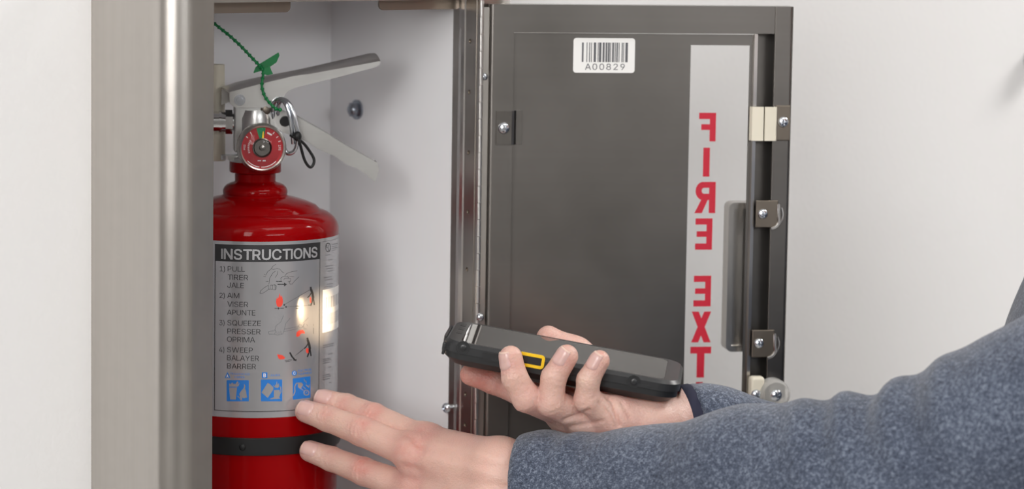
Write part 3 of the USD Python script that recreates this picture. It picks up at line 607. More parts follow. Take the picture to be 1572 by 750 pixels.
slot = vl(366, 127, .002)
# lower handle: fixed carry handle
hf = [(361, 164), (385, 162), (420, 166), (455, 178), (504, 206), (529, 222), (577, 249), (580.3, 256), (580, 264), (577, 273), (575, 278), (564, 267.5), (548, 257), (532, 251), (514, 238.5), (488, 227.5), (474, 217.5), (460, 211), (434, 201.5), (405, 193), (375, 180)]
HBF = .0065
hfp = Polygon([vl(x, y, HBF) for x, y in hf])
web = [vl(x, y, HBF) for x, y in [(575, 277.5), (564, 267.3), (548, 256.8), (532, 250.8), (514, 238.3), (488, 227.3), (474, 217.3), (460, 210.8), (434, 201.3)]]
webm = LineString(web).buffer(.0007, cap_style=2)
tipc = LineString([vl(x, y, HBF) for x, y in [(577, 249), (580, 256), (579.6, 264), (575, 277.5)]]).buffer(.0007, cap_style=2)
low = cat(frame_mesh(extrude(hfp, .0014), AX + E2 * (HBF - .0014), E1, DZ, E2), frame_mesh(extrude(hfp, .0014), AX + E2 * -.0085, E1, DZ, E2),
          frame_mesh(extrude(webm, .0145), AX + E2 * -.0085, E1, DZ, E2), frame_mesh(extrude(tipc, .0145), AX + E2 * -.0085, E1, DZ, E2))
carry = obj('carry_handle', low, 'lever_satin', ext, 25)
obj('rivet_or_shade_disc', frame_mesh(M3.sphere(.0034, 24).scale([1, 1, .5]), vpt(408, 168, FB - .0013), E1, DZ, E2), 'brass_dark', carry)
obj('rivet_or_shade_disc', frame_mesh(M3.cylinder(.0018, .0036, .0032, 28), vpt(437.5, 186, HBF - .0004), E1, DZ, E2), 'rubber_black', carry)
# pressure gauge
GD = E2 * math.cos(.10) + E1 * math.sin(.10); GX = np.cross(DZ, GD); GX = -GX if GX @ RT < 0 else GX
gc = on_plane(403, 227, AX + E2 * .030, E2)
gf = lambda mesh, c=0: frame_mesh(mesh, gc + GD * c, GX, DZ, GD)
RG = .0152
g = obj('gauge', gf(lathe([(0, -.018), (.0045, -.018), (.0045, -.0105), (.0120, -.0100), (RG, -.0085), (RG + .0004, -.007), (RG + .0004, -.0025), (RG - .0002, -.0005), (RG - .0010, .0003), (RG - .0018, -.0002), (RG - .0020, -.0022), (0, -.0022)], 72)), 'steel', ext, 30, label='round pressure gauge with red dial')
def sector(r0, r1, a0, a1, n=24):
    t = np.radians(np.linspace(a0, a1, n)); return Polygon([(r1 * math.cos(x), r1 * math.sin(x)) for x in t] + [(r0 * math.cos(x), r0 * math.sin(x)) for x in t[::-1]])
obj('dial', gf(extrude(Point(0, 0).buffer(RG - .0019, 48), .0002), -.0021), 'gauge_red', g, False)
obj('dial_zone', gf(extrude(sector(.0055, .0128, 80, 107), .00006), -.00188), 'gauge_green', g, False, label='green zone of the dial')
obj('needle', gf(extrude(Polygon([(-.0004, .005), (.0011, .0052), (.0008, .0102), (.0004, .0105)]).union(Point(0, 0).buffer(.0010)), .0002), -.0014), 'gauge_yellow', g, False, label='yellow needle')
obj('hub', gf(cat(lathe([(.0062, -.0019), (.0062, -.0008), (.0056, -.0004), (.0050, -.0012), (.0020, -.0012), (.0016, .0000), (0, .0002)], 48))), 'steel_clip', g, 25)
marks = [sector(.01215, .0126, 222, 262), sector(.01215, .0126, 268, 316)]
for a in (128, 145, 52, 35, 20):
    t = math.radians(a); marks.append(LineString([(.0112 * math.cos(t), .0112 * math.sin(t)), (.0124 * math.cos(t), .0124 * math.sin(t))]).buffer(.00022))
mk = [extrude(x, .00006) for x in marks]
def dial_text(txt, h, cx, cy, rot, ww):
    v, f = arr(meshkit.text_mesh(txt, 1.0, .00006)); v[:, 2] = (v[:, 2] - v[:, 2].min()); 
    v[:, 0] = ((v[:, 0] - v[:, 0].min()) / np.ptp(v[:, 0]) - .5) * ww; v[:, 1] = (v[:, 1] - .5) * h
    c, s = math.cos(math.radians(rot)), math.sin(math.radians(rot))
    return trimesh.Trimesh(np.stack([v[:, 0] * c - v[:, 1] * s + cx, v[:, 0] * s + v[:, 1] * c + cy, v[:, 2]], -1), f, process=False)
mk += [dial_text('PSI', .0013, -.0112, .0004, 90, .0032), dial_text('195', .0015, .0112, 0, -90, .0034)]
for k, a in enumerate(np.linspace(200, 150, 8)):
    t = math.radians(a); mk.append(extrude(LineString([(.0083 * math.cos(t), .0083 * math.sin(t)), (.0091 * math.cos(t), .0091 * math.sin(t))]).buffer(.00022), .00006))
mk += [extrude(sbox(-.0028, -.0085, -.0006, -.0080), .00006), extrude(sbox(.0004, -.0086, .0024, -.0079), .00006), extrude(LineString([(.0036, .0094), (.0058, .0082)]).buffer(.0005), .00006)]
obj('dial_print', gf(cat(*mk), -.00186), 'ink_white', g, False)
obj('lens', gf(M3.sphere(.030, 128).translate([0, 0, -.0285 - .0006]).trim_by_plane([0, 0, 1], -.0016).scale([1, 1, 1]) ^ M3.cylinder(.01, RG - .0019, RG - .0019, 64).translate([0, 0, -.0018])), 'gauge_glass', g, 30)
# pull pin ring of sprung wire and black lanyard loop
ringp = [(424, 152, .010), (436, 152, .013), (447, 163, .016), (454, 182, .017), (458, 206, .016)]
obj('pull_ring', cat(tube(spline([vpt(x, y, b) for x, y, b in [(419, 172, .006), (421, 157, .009), (430, 151.5, .012), (441, 156, .015), (450, 172, .017), (454, 190, .017), (457, 207, .016), (456, 222, .014), (449, 234, .012), (441, 235, .011), (437, 229, .010)]], 60), .0014, 12),
                     tube(spline([vpt(x, y, b) for x, y, b in [(427, 178, .005), (427, 162, .008), (432, 154, .011), (437, 157, .014), (443, 171, .016), (447, 190, .016), (449, 208, .015), (450, 220, .013)]], 50), .0014, 12),
                     tube(spline([vpt(x, y, b) for x, y, b in [(419, 172, .006), (419, 190, .004), (421, 205, .002)]], 12), .0016, 12), tube(spline([vpt(x, y, b) for x, y, b in [(427, 178, .005), (427.5, 192, .003), (428, 205, .002)]], 12), .0014, 12)), 'zinc', ext)
lan = [(446, 207.5, .017), (452, 211, .019), (458.5, 214, .018), (468, 222, .016), (478, 236, .015), (482, 249, .015), (477, 256.5, .015), (470.5, 251, .016), (464.5, 236, .017), (460.5, 221, .019), (457, 211, .019), (453, 205, .017)]
obj('lanyard_loop', cat(tube(spline([vpt(x, y, b) for x, y, b in lan], 70), .00095, 10), M3.sphere(.0028, 20).scale([1, 1, 1.2]).translate([float(c) for c in vpt(456.5, 209, .018)])), 'rubber_black', ext)
# ------------------------------------------------------------------ green security seal
sp_ = [(302, 18, .012), (316, 26.5, .014), (328, 35.5, .015), (349, 52, .016), (372, 73, .016), (391, 93, .015), (402, 104, .014)]
lp_ = [(402, 104, .014), (404, 112, .0125), (402.5, 124, .0125), (403, 138, .0125), (408, 150, .0125), (417, 161, .0135), (425, 167.5, .0165), (432, 168.3, .0185)]
seal = thing('security_seal', 'green plastic tamper seal looped over the silver extinguisher lever', 'seal', vpt(402, 104, .014))
def beaded(pts, n):
    c = spline([vpt(x, y, b) for x, y, b in pts], n); L = np.r_[0, np.cumsum(np.linalg.norm(np.diff(c, axis=0), axis=1))]
    return tube(c, .00085 + .0006 * np.clip(np.sin(L * 2 * np.pi / .0033), 0, 1) ** 2, 10)
obj('beaded_tail', cat(beaded(sp_, 150), beaded(lp_, 110)), 'plastic_green', seal, 60)
fl = [vl(x, y, .013) for x, y in [(390, 111.5), (393, 104), (398, 99.5), (427.5, 81.5), (428.5, 85), (424, 95.5), (416, 101), (406, 107), (398, 109)]]
flag_ = frame_mesh(extrude(Polygon(fl).buffer(.0003), .0012), AX + E2 * .0105, E1, DZ, E2)
lk = [vl(x, y, .0135) for x, y in [(403, 106), (408, 104), (414, 102), (416, 108), (418.5, 113), (410, 115), (405, 113)]]
obj('seal_flag', cat(flag_, frame_mesh(extrude(Polygon(lk).buffer(.0002), .0026), AX + E2 * .0108, E1, DZ, E2)), 'plastic_green', seal, 30)
# ------------------------------------------------------------------ handheld computer
PD = 1.962
pl = .983 * RT - .181 * UPV - .055 * FW; pl /= np.linalg.norm(pl)
pw = -.082 * RT - .147 * UPV - .986 * FW; pw -= pl * (pw @ pl); pw /= np.linalg.norm(pw)      # towards the camera
pn = np.cross(pw, pl); pn = pn if pn @ UPV > 0 else -pn                                          # out of the screen
PO = at(869, 537.5, PD)
PL, PW, PT = .1445, .0735, .0146
def pm(mesh): return frame_mesh(mesh, PO, pl, pw, pn)
ph = thing('handheld_computer', 'black rugged handheld computer with yellow side button held in the right hand', 'handheld computer', PO - pn * PT)
def rr(L, Wd, r, z, h=.0002): return M3.batch_hull([M3.cylinder(h, r, r, 32).translate([x, y, z]) for x in (-L / 2 + r, L / 2 - r) for y in (-Wd / 2 + r, Wd / 2 - r)])
lower = M3.batch_hull([rr(PL - .002, PW - .001, .013, -.0072), rr(PL - .002, PW - .001, .013, -.0105), rr(PL - .012, PW - .010, .011, -PT)])
upper = M3.batch_hull([rr(PL - .004, PW - .004, .0115, -.0004), rr(PL, PW, .0135, -.0024), rr(PL, PW, .0135, -.0068)]) - rr(PL - .020, PW - .0085, .006, -.0011, .01)
body = obj('body', pm(lower), 'plastic_black', ph, 30)
shell_ = obj('bumper_frame', pm(upper), 'plastic_grey', ph, 30)
obj('screen', pm(rr(PL - .0204, PW - .0089, .0058, -.00115, .0009)), 'screen_glass', ph, 30, label='dark glass screen')
def sidebox(l0, l1, n0, n1, d=.0008, r=.0008, mtl='plastic_black', name='side_button', lab_=None, hollow=0):
    g_ = sbox(l0, n0, l1, n1); g_ = g_.buffer(-r).buffer(r)
    if hollow: g_ = g_.difference(g_.buffer(-hollow))
    return obj(name, frame_mesh(extrude(g_, d), PO + pw * (PW / 2 - .0002), pl, pn, pw), mtl, ph, 30, lab_)
def ploc(px, py):
    q = on_plane(px, py, PO + pw * PW / 2, pw) - PO; return q @ pl, q @ pn
l0, n0 = ploc(740, 545); l1, n1 = ploc(782, 545)
sidebox(l0, l1, n0 - .0026, n0 + .0024, .0010)
sidebox(l0 + .006, l1, n0 - .0020, n0 - .0005, .0013, .0005, 'plastic_grey')
la, na_ = ploc(795, 549.5); lb, nb = ploc(836, 555.5)
na_ = (ploc(815, 552.5))[1]
sidebox(la, lb, na_ - .0042, na_ + .0042, .0012, .0022, 'plastic_yellow', 'button_frame', 'yellow frame round the side button', .0018)
sidebox(la + .0022, lb - .0022, na_ - .0019, na_ + .0019, .0010, .0008)
for x, y in ((711, 533.5), (973, 586)):
    l, n = ploc(x, y)
    o_ = obj('screw_boss', frame_mesh(M3.cylinder(.0004, .0042, .0042, 32).translate([0, 0, -.0002]) - M3.cylinder(.001, .0034, .0034, 32).translate([0, 0, .00005]), PO + pl * l + pw * PW / 2 + pn * n, pl, pn, pw), 'plastic_black', ph)
    obj('screw', frame_mesh(screw_head(.0022, .0007), PO + pl * l + pw * (PW / 2 - .0001) + pn * n, pl, pn, pw), 'plastic_grey', o_)
l, n = ploc(988, 592); sidebox(l - .0035, l + .004, n - .001, n + .0009, .0007, .0005, 'plastic_grey', 'rib')
# scanner end: recessed dark window, end cap ribs and the scan lamp
ec = M3.batch_hull([M3.cylinder(.0115, .003, .003, 24).translate([-PL / 2 + .0016, y, -.0128]) for y in (-.016, .016)])
obj('end_cap', pm(ec - rr(PL - .0005, PW, .013, -.02, .03)), 'plastic_grey', ph)
obj('scan_window', pm(bx(-PL / 2 - .0015, -PL / 2 + .004, -.011, .011, -.0110, -.0050)), 'screen_glass', ph)
for y in (-.024, .024): obj('rib', pm(rbox(-PL / 2 - .0008, -PL / 2 + .004, y - .004, y + .004, -.0085, -.0035)), 'plastic_grey', ph)
for y in (-.026, -.013, 0): obj('speaker_slot', pm(rbox(-PL / 2 + .0045, -PL / 2 + .0085, y, y + .009, -.0012, -.0001)), 'plastic_black', ph)
sl = UsdLux.SphereLight.Define(stage, ph + '/scan_lamp')
LP = PO - pl * (PL / 2 + .006) - pn * .008 - pw * .033
aim = cyl_hit(493, 487) - LP; aim /= np.linalg.norm(aim)
sx = np.cross([0, 0, 1], -aim); sx /= np.linalg.norm(sx); sy = np.cross(-aim, sx)
mm = Gf.Matrix4d(1.0)
for i, v in enumerate((sx, sy, -aim)): mm.SetRow(i, Gf.Vec4d(*map(float, v), 0))
mm.SetRow(3, Gf.Vec4d(*[float(x) for x in LP + [0, 0, UP] - BASE[ph]], 1))
sl.AddTransformOp().Set(mm); sl.CreateRadiusAttr(.0025); sl.CreateNormalizeAttr(True); sl.CreateIntensityAttr(.27); sl.CreateColorAttr(Gf.Vec3f(1.0, .72, .42))
sh = UsdLux.ShapingAPI.Apply(sl.GetPrim()); sh.CreateShapingConeAngleAttr(13.0); sh.CreateShapingConeSoftnessAttr(1.0)
# ------------------------------------------------------------------ the person: signed distances, meshed with surface nets
class Field:
    def __init__(self, lo, hi, h):
        self.h = h; self.lo = np.array(lo, float); self.n = np.ceil((np.array(hi) - lo) / h).astype(int) + 1
        self.F = np.full(self.n, 1.0, np.float32); self.ax = [(self.lo[k] + h * np.arange(self.n[k])).astype(np.float32) for k in range(3)]
    def sub(self, lo, hi):
        i0 = np.maximum(np.floor((lo - self.lo) / self.h).astype(int), 0); i1 = np.minimum(np.ceil((hi - self.lo) / self.h).astype(int) + 1, self.n)
        sl = tuple(slice(a, b) for a, b in zip(i0, i1))
        P_ = np.stack(np.meshgrid(*[self.ax[k][sl[k]] for k in range(3)], indexing='ij'), -1)
        return sl, P_
def capd(P_, a, b, ra, rb):
    a, b = np.asarray(a, np.float32), np.asarray(b, np.float32); ab = b - a; L2 = max(float(ab @ ab), 1e-12)
    t = np.clip(((P_ - a) @ ab) / L2, 0, 1)
    return np.linalg.norm(P_ - a - t[..., None] * ab, axis=-1) - (ra + t * (rb - ra))
def smin(x, y, k):
    h = np.clip(.5 + .5 * (y - x) / k, 0, 1); return y * (1 - h) + x * h - k * h * (1 - h)
def add(fld, bones, k, pad=.012):
    for a, b, ra, rb in bones:
        a, b = np.array(a, float), np.array(b, float); R = max(ra, rb) + pad
        sl, P_ = fld.sub(np.minimum(a, b) - R, np.maximum(a, b) + R)
        if P_.size: fld.F[sl] = smin(fld.F[sl], capd(P_, a, b, ra, rb), k)
def surface_nets(fld, project=3):
    F, h = fld.F, fld.h; s = F < 0
    c = np.zeros(tuple(np.array(F.shape) - 1), np.uint8); V = lambda A, i, j, k: A[i:A.shape[0] - 1 + i, j:A.shape[1] - 1 + j, k:A.shape[2] - 1 + k]
    for i, j, k in np.ndindex(2, 2, 2): c += V(s, i, j, k)
    act = np.argwhere((c > 0) & (c < 8)); idx = np.full(c.shape, -1, np.int64); idx[tuple(act.T)] = np.arange(len(act))
    acc, cnt = np.zeros((len(act), 3)), np.zeros(len(act))
    for ax in range(3):
        for u, v in np.ndindex(2, 2):
            o = [0, 0, 0]; oth = [q for q in range(3) if q != ax]; o[oth[0]], o[oth[1]] = u, v; o2 = list(o); o2[ax] = 1
            f0, f1 = F[tuple((act + o).T)], F[tuple((act + o2).T)]; x = (f0 < 0) != (f1 < 0); t = np.where(x, f0 / np.where(x, f0 - f1, 1), 0)
            p = np.array(o, float) + np.zeros((len(act), 3)); p[:, ax] = t; acc[x] += p[x]; cnt[x] += 1
    v = act + acc / cnt[:, None]; faces = []
    for ax in range(3):
        a, b = [(1, 2), (2, 0), (0, 1)][ax]; sl0 = [slice(None)] * 3; sl1 = [slice(None)] * 3; sl0[ax], sl1[ax] = slice(0, -1), slice(1, None)
        e = np.argwhere(s[tuple(sl0)] != s[tuple(sl1)]); ok = (e[:, a] > 0) & (e[:, b] > 0) & (e[:, a] < F.shape[a] - 1) & (e[:, b] < F.shape[b] - 1); e = e[ok]
        q = []
        for da, db in ((-1, -1), (0, -1), (0, 0), (-1, 0)):
            w_ = e.copy(); w_[:, a] += da; w_[:, b] += db; q.append(idx[tuple(w_.T)])
        q = np.stack(q, 1); flip = ~s[tuple(e.T)]; q[flip] = q[flip][:, ::-1]; faces.append(q)
    q = np.vstack(faces); G = np.gradient(F)
    for _ in range(project):
        d = map_coordinates(F, v.T, order=1, mode='nearest'); g = np.stack([map_coordinates(x, v.T, order=1, mode='nearest') for x in G], 1)
        st = np.clip(d / np.maximum((g * g).sum(1), 1e-9), -.5, .5); v = v - .7 * st[:, None] * g
    v = v * h + fld.lo
    return trimesh.Trimesh(v, np.vstack([q[:, [0, 1, 2]], q[:, [0, 2, 3]]]), process=False)
MMP = .001
def hand(fingers, palm, extra, h=.00105, kp=.008, crease=1.0, dorsal=None):
    """fingers: chains [MCP, PIP, DIP, tip] with radii; palm: bones"""
    pts = np.array([p for ch, _ in fingers for p in ch] + [q for b in palm + extra for q in b[:2]])
    lo, hi = pts.min(0) - .03, pts.max(0) + .03
    base = Field(lo, hi, h); add(base, palm, kp); add(base, extra, .010)
    total = base.F.copy()
    for ch, rad in fingers:
        f = Field(lo, hi, h); bones = [(ch[i], ch[i + 1], rad[i], rad[i + 1]) for i in range(len(ch) - 1)]
        add(f, bones, .0022)
        # knuckle creases round the two finger joints
        for j, amp in ((1, .00046), (2, .00036)):
            if j >= len(ch) - 1: continue
            axd = ch[j + 1] - ch[j - 1]; axd = axd / np.linalg.norm(axd)
            sl, P_ = f.sub(ch[j] - .016, ch[j] + .016); sct = (P_ - np.float32(ch[j])) @ np.float32(axd)
            rad_ = np.linalg.norm(P_ - np.float32(ch[j]) - sct[..., None] * np.float32(axd), axis=-1)
            nz_ = (meshkit.fbm(P_ * 260.0, 2, 11) - .5).astype(np.float32)
            side_ = 1.0 if dorsal is None else np.clip((P_ - np.float32(ch[j])) @ np.float32(dorsal) / .006 + .15, 0, 1)
            f.F[sl] += (crease * amp * (np.cos(2 * np.pi * (sct + .0042 * nz_) / .0034) * (.65 + 1.6 * nz_)) * np.exp(-(sct / .0050) ** 2) * (rad_ < .014) * side_).astype(np.float32)
        total = np.minimum(total, smin(base.F, f.F, .0075)) if True else total
    out = Field(lo, hi, h); out.F = total
    return surface_nets(out)
def flush(mesh, hot, base=.16):
    v = np.asarray(mesh.vertices); w_ = np.full(len(v), base)
    for p, r, a in hot: w_ = np.maximum(w_, base + a * np.exp(-(np.linalg.norm(v - p, axis=1) / r) ** 2))
    return base + (w_ - base) * (.35 + 1.3 * meshkit.fbm(v * 210, 3, 8)) + .12 * (meshkit.fbm(v * 120, 3, 5) - .5)
def nail(tip, dip, dorsal, r, wid=.80, ln=.0112, fwd=.0042, n=11, rd=None):
    L0 = np.linalg.norm(tip - dip); rd = rd or r + .0009
    """curved nail plate on the dorsal side of a fingertip"""
    ax = tip - dip; ax /= np.linalg.norm(ax); d = dorsal - ax * (dorsal @ ax); d /= np.linalg.norm(d); s = np.cross(ax, d)
    rows = {'nail': [], 'tip': []}
    def sheet(t0, t1, lift):
        us, ts = np.linspace(-1, 1, n), np.linspace(t0, t1, 12); P_ = []
        for t in ts:
            y = fwd - ln + t * ln
            wd = wid * (min(1, (t / .22) ** .5 * .65 + .35) if t < .22 else 1.0) * (1 if t < .9 else math.sqrt(max(1 - ((t - .9) / .22) ** 2, .0)))
            rr_y = r + (rd - r) * max(0, -y) / L0
            if y > 0: rr_y = math.sqrt(max(r * r - y * y * .72, 1e-8))
            drop = .0009 * (1 - t / .14) if t < .14 else 0
            P_.append([tip + ax * y + (rr_y + lift - drop - .0006 * abs(u) ** 3) * (math.cos(u * wd) * d + math.sin(u * wd) * s) for u in us])
        G_ = np.array(P_); m_ = len(ts); top = G_.reshape(-1, 3); bot = (G_ - .0009 * d).reshape(-1, 3); f = []; N = m_ * n
        for i in range(m_ - 1):
            for j in range(n - 1):
                a, b, c, e = i * n + j, i * n + j + 1, (i + 1) * n + j + 1, (i + 1) * n + j
                f += [[a, c, b], [a, e, c], [N + a, N + b, N + c], [N + a, N + c, N + e]]
        ed = [j for j in range(n)] + [i * n + n - 1 for i in range(1, m_)] + [(m_ - 1) * n + j for j in range(n - 2, -1, -1)] + [i * n for i in range(m_ - 2, 0, -1)]
        for i in range(len(ed)):
            a, b = ed[i], ed[(i + 1) % len(ed)]; f += [[a, b, N + b], [a, N + b, N + a]]
        me = trimesh.Trimesh(np.vstack([top, bot]), np.array(f), process=False)
        if me.volume < 0: me.faces = me.faces[:, ::-1]
        return me
    return sheet(0, 1, .00050), sheet(.93, 1.02, .00058)
# ---- left hand on the cylinder
def on_skin(px, py, r, gap=.0001):
    """centre of a fingertip of radius r that touches the cylinder and shows at (px, py)"""
    p = cyl_hit(px, py, ER + .0003 + r + gap); return p
A4 = on_skin(497, 613, .0068); B4 = on_skin(470, 631, .0072); C4 = on_skin(476, 692, .0069); D4 = on_skin(520, 772, .0062)
dB = (B4 - CAM) @ FW
dep = lambda p: float((p - CAM) @ FW)
A3, A2, A1 = at(532, 623, dep(A4) - .005), at(574, 640, dep(A4) - .022), at(655, 679, dep(A4) - .050)
B3, B2, B1 = at(503, 642, dep(B4) - .005), at(556, 662, dep(B4) - .022), at(640, 697, dep(B4) - .049)
C3, C2, C1 = at(509, 704, dep(C4) - .005), at(558, 723, dep(C4) - .022), at(640, 752, dep(C4) - .047)
D3, D2, D1 = at(545, 782, dep(D4) - .010), at(582, 794, dep(D4) - .026), at(655, 802, dep(D4) - .045)
dw = 1.952
wr = at(812, 752, dw)
LF = [([A1, A2, A3, A4], [.0100, .0088, .0077, .0068]), ([B1, B2, B3, B4], [.0104, .0092, .0081, .0072]), ([C1, C2, C3, C4], [.0098, .0087, .0077, .0069]), ([D1, D2, D3, D4], [.0088, .0076, .0068, .0062])]
cA, cB, cC, cD = at(768, 716, dw - .004), at(770, 735, dw - .006), at(770, 757, dw - .005), at(770, 780, dw)
Lpalm = [(A1, cA, .0112, .0160), (B1, cB, .0112, .0162), (C1, cC, .0108, .0162), (D1, cD, .0100, .0158), (cA, wr, .0160, .0225), (cC, wr, .017, .0225), (cD, wr, .0155, .0225), (A1, B1, .0085, .0085), (B1, C1, .0085, .0085), (C1, D1, .008, .008),
         (at(690, 705, dep(A1) + .010), cB + FW * .012, .012, .016), (at(690, 750, dep(B1) + .010), cC + FW * .012, .012, .016)]
T1, T2, T3 = at(735, 722, dw + .020), at(690, 725, dw + .045), at(655, 722, dw + .058)
el_l = at(1385, 752, 1.845)
f_ = (el_l - wr) / np.linalg.norm(el_l - wr)
Lextra = [(cA, T1, .014, .0125), (T1, T2, .0125, .0100), (T2, T3, .0100, .0085), (wr, wr + f_ * .05, .0235, .0255)]
left = hand(LF, Lpalm, Lextra, dorsal=-FW * .9 + UPV * .43)
# ---- right hand under the handheld computer
def pq(l, w_, n): return PO + pl * l + pw * w_ + pn * n
nearw = PW / 2
r_ = .0074
def near(px, py, r, out=.0): return on_plane(px, py, PO + pw * (nearw + r + .0004 + out), pw)
M4, M3p, M2, M1 = near(784, 548, .0069, .0012), near(790, 579, .0075, .0012), near(808, 610, .0085, -.002), at(872, 634, 1.957)
R4, R3, R2, R1 = near(870, 546, .0068, .0012), near(850, 579, .0073, .0004), near(845, 617, .0083, -.002), at(905, 645, 1.945)
K4, K3, K2, K1 = near(920, 553, .0062, .0006), near(903, 583, .0067, .0004), near(901, 613, .0076, -.003), at(948, 640, 1.935)
I4, I3, I2, I1 = at(723, 574.5, 1.972), at(758, 585, 1.972), at(802, 602, 1.972), at(862, 624, 1.976)
RF = [([I1, I2, I3, I4], [.0098, .0086, .0077, .0068]), ([M1, M2, M3p, M4], [.0102, .0086, .0076, .0070]), ([R1, R2, R3, R4], [.0100, .0084, .0074, .0069]), ([K1, K2, K3, K4], [.0094, .0077, .0068, .0063])]
wr2 = at(1042, 656, 1.972)
k1, k2, k3, k4 = at(1000, 648, 1.992), at(1000, 650, 1.978), at(1000, 652, 1.962), at(1000, 654, 1.948)
Rpalm = [(I1, k1, .0110, .0160), (M1, k2, .0110, .0165), (R1, k3, .0108, .0170), (K1, k4, .0100, .0170), (I1, M1, .009, .009), (M1, R1, .009, .009), (R1, K1, .009, .009), (k1, wr2, .017, .0215), (k4, wr2, .018, .0215), (k2, wr2, .018, .0215),
         (at(985, 648, 1.944), at(950, 645, 1.938), .0150, .0120)]
th3, th2, th1 = at(842, 518, 2.0095), at(884, 543, 2.012), at(945, 592, 2.012)
el_r = at(1600, 770, 1.985)
f2 = (el_r - wr2) / np.linalg.norm(el_r - wr2)
Rextra = [(k1, th1, .0150, .0120), (th1, th2, .0110, .0088), (th2, th3, .0088, .0076), (wr2, wr2 + f2 * .05, .0215, .0235)]
right = hand(RF, Rpalm, Rextra, crease=.75, dorsal=-FW * .8 - RT * .5)
# keep the soft parts out of the cylinder and the computer
v = np.array(left.vertices); q = v[:, :2] - AX[:2]; rr0 = np.linalg.norm(q, axis=1); zz_ = v[:, 2]
lim = np.where((zz_ > sb0 - .001) & (zz_ < sb1 + .001), ER + .0019, ER + .0004); k_ = rr0 < lim
v[k_, :2] = AX[:2] + q[k_] * (lim[k_] / rr0[k_])[:, None]; left.vertices = v
for me in (right,):
    v = np.array(me.vertices); q = v - PO; l, w_, n = q @ pl, q @ pw, q @ pn
    ins = (np.abs(l) < PL / 2 + .0004) & (np.abs(w_) < PW / 2 + .0004) & (n < .0004) & (n > -PT - .0004)
    side = ins & (w_ > PW / 2 - .006) & (n > -.0115); far_ = ins & (w_ < -PW / 2 + .006) & (n > -.0115); und = ins & ~side & ~far_
    w_ = np.where(side, PW / 2 + .0004, np.where(far_, -PW / 2 - .0004, w_)); n = np.where(und, -PT - .0005, n)
    me.vertices = np.where(ins[:, None], PO + l[:, None] * pl + w_[:, None] * pw + n[:, None] * pn, v)
ds_ = lambda p: p + (-FW * .9 + UPV * .43) * .008
hotL = [(p, .009, .34) for p in (A4, B4, C4)] + [(ds_(p), .0090, .45) for p in (A2, B2, C2)] + [(ds_(p), .006, .3) for p in (A3, B3, C3)] + [(ds_(B1), .014, .40), (ds_(A1), .016, .34), (ds_(C1), .014, .32)]
def carve(mesh, lines):
    v = np.array(mesh.vertices); n = meshkit.arrays((v, mesh.faces), True)[2]; q = v - CAM; z = q @ FW
    px = np.stack([786 + FPX * (q @ RT) / z, 375 - FPX * (q @ UPV) / z], -1); face = np.clip(-(n @ FW) * 2, 0, 1)
    for pts, amp, wpx in lines:
        d = np.full(len(v), 1e9)
        for a, b in zip(np.array(pts[:-1], float), np.array(pts[1:], float)):
            t = np.clip(((px - a) @ (b - a)) / ((b - a) @ (b - a)), 0, 1); d = np.minimum(d, np.linalg.norm(px - a - t[:, None] * (b - a), axis=1))
        v = v + n * (amp * np.exp(-(d / wpx) ** 2) * face)[:, None]
    mesh.vertices = v
carve(left, [([(655, 700), (720, 716), (785, 735)], .0008, 9), ([(668, 680), (725, 694), (780, 708)], .0007, 8), ([(655, 752), (720, 756), (785, 760)], .0007, 9), ([(600, 655), (628, 668), (650, 690)], -.0010, 5), ([(618, 714), (645, 722)], -.0009, 6),
             ([(640, 683), (652, 686)], -.0004, 2.2), ([(636, 692), (650, 697)], -.0004, 2.2), ([(690, 705), (770, 722)], -.0005, 7), ([(700, 735), (775, 748)], -.0005, 7)])
carve(right, [([(936, 606), (944, 625), (950, 652)], -.0016, 3.2), ([(921, 618), (934, 634), (944, 656)], -.0011, 3.0), ([(866, 645), (905, 630)], -.0015, 3.2), ([(875, 655), (925, 646)], -.0008, 3.0), ([(955, 618), (968, 640)], -.0008, 3.5), ([(926, 600), (934, 612)], -.0009, 3)])
hotR = [(p, .010, .36) for p in (M4, R4, K4)] + [(I4, .03, .62), (I3, .02, .45)] + [(p, .010, .25) for p in (M2, R2, K2)] + [(K1, .016, .3), (th3, .02, .3), (k4, .02, .22)]
# ---- rest of the body (stands to the right, out of the frame)
sh_l, sh_r = at(1960, 470, 1.80), at(1775, 395, 2.085)
up = np.array([0, 0, 1.0]); mid = (sh_l + sh_r) / 2; ac_ = sh_r - sh_l; ac_[2] = 0; SW = np.linalg.norm(ac_); ac_ /= SW
fwd_ = np.cross(up, ac_); fwd_ = fwd_ if fwd_ @ RT < 0 else -fwd_
pel = mid - up * .52 - fwd_ * .02; neck = mid + up * .05 - fwd_ * .01; head = neck + up * .155 + fwd_ * .035
def body_field(grow=0.0, parts='all', h=.008):
    b = []
    g_ = grow
    if parts in ('all', 'top'):
        b += [(mid - ac_ * .12 - up * .06, mid + ac_ * .12 - up * .06, .085 + g_, .085 + g_), (mid - up * .10 - ac_ * .07, pel - ac_ * .07 + up * .05, .105 + g_, .095 + g_), (mid - up * .10 + ac_ * .07, pel + ac_ * .07 + up * .05, .105 + g_, .095 + g_),
              (sh_l - up * .0, mid - up * .02, .055 + g_, .07 + g_), (sh_r, mid - up * .02, .055 + g_, .07 + g_)]
        b += [(sh_l, el_l, .052 + g_, .044 + g_), (sh_r, el_r, .050 + g_, .040 + g_), (el_l, wr, .042 + g_, .024 + g_ * .6), (el_r, wr2, .038 + g_, .022 + g_ * .6)]
    return b
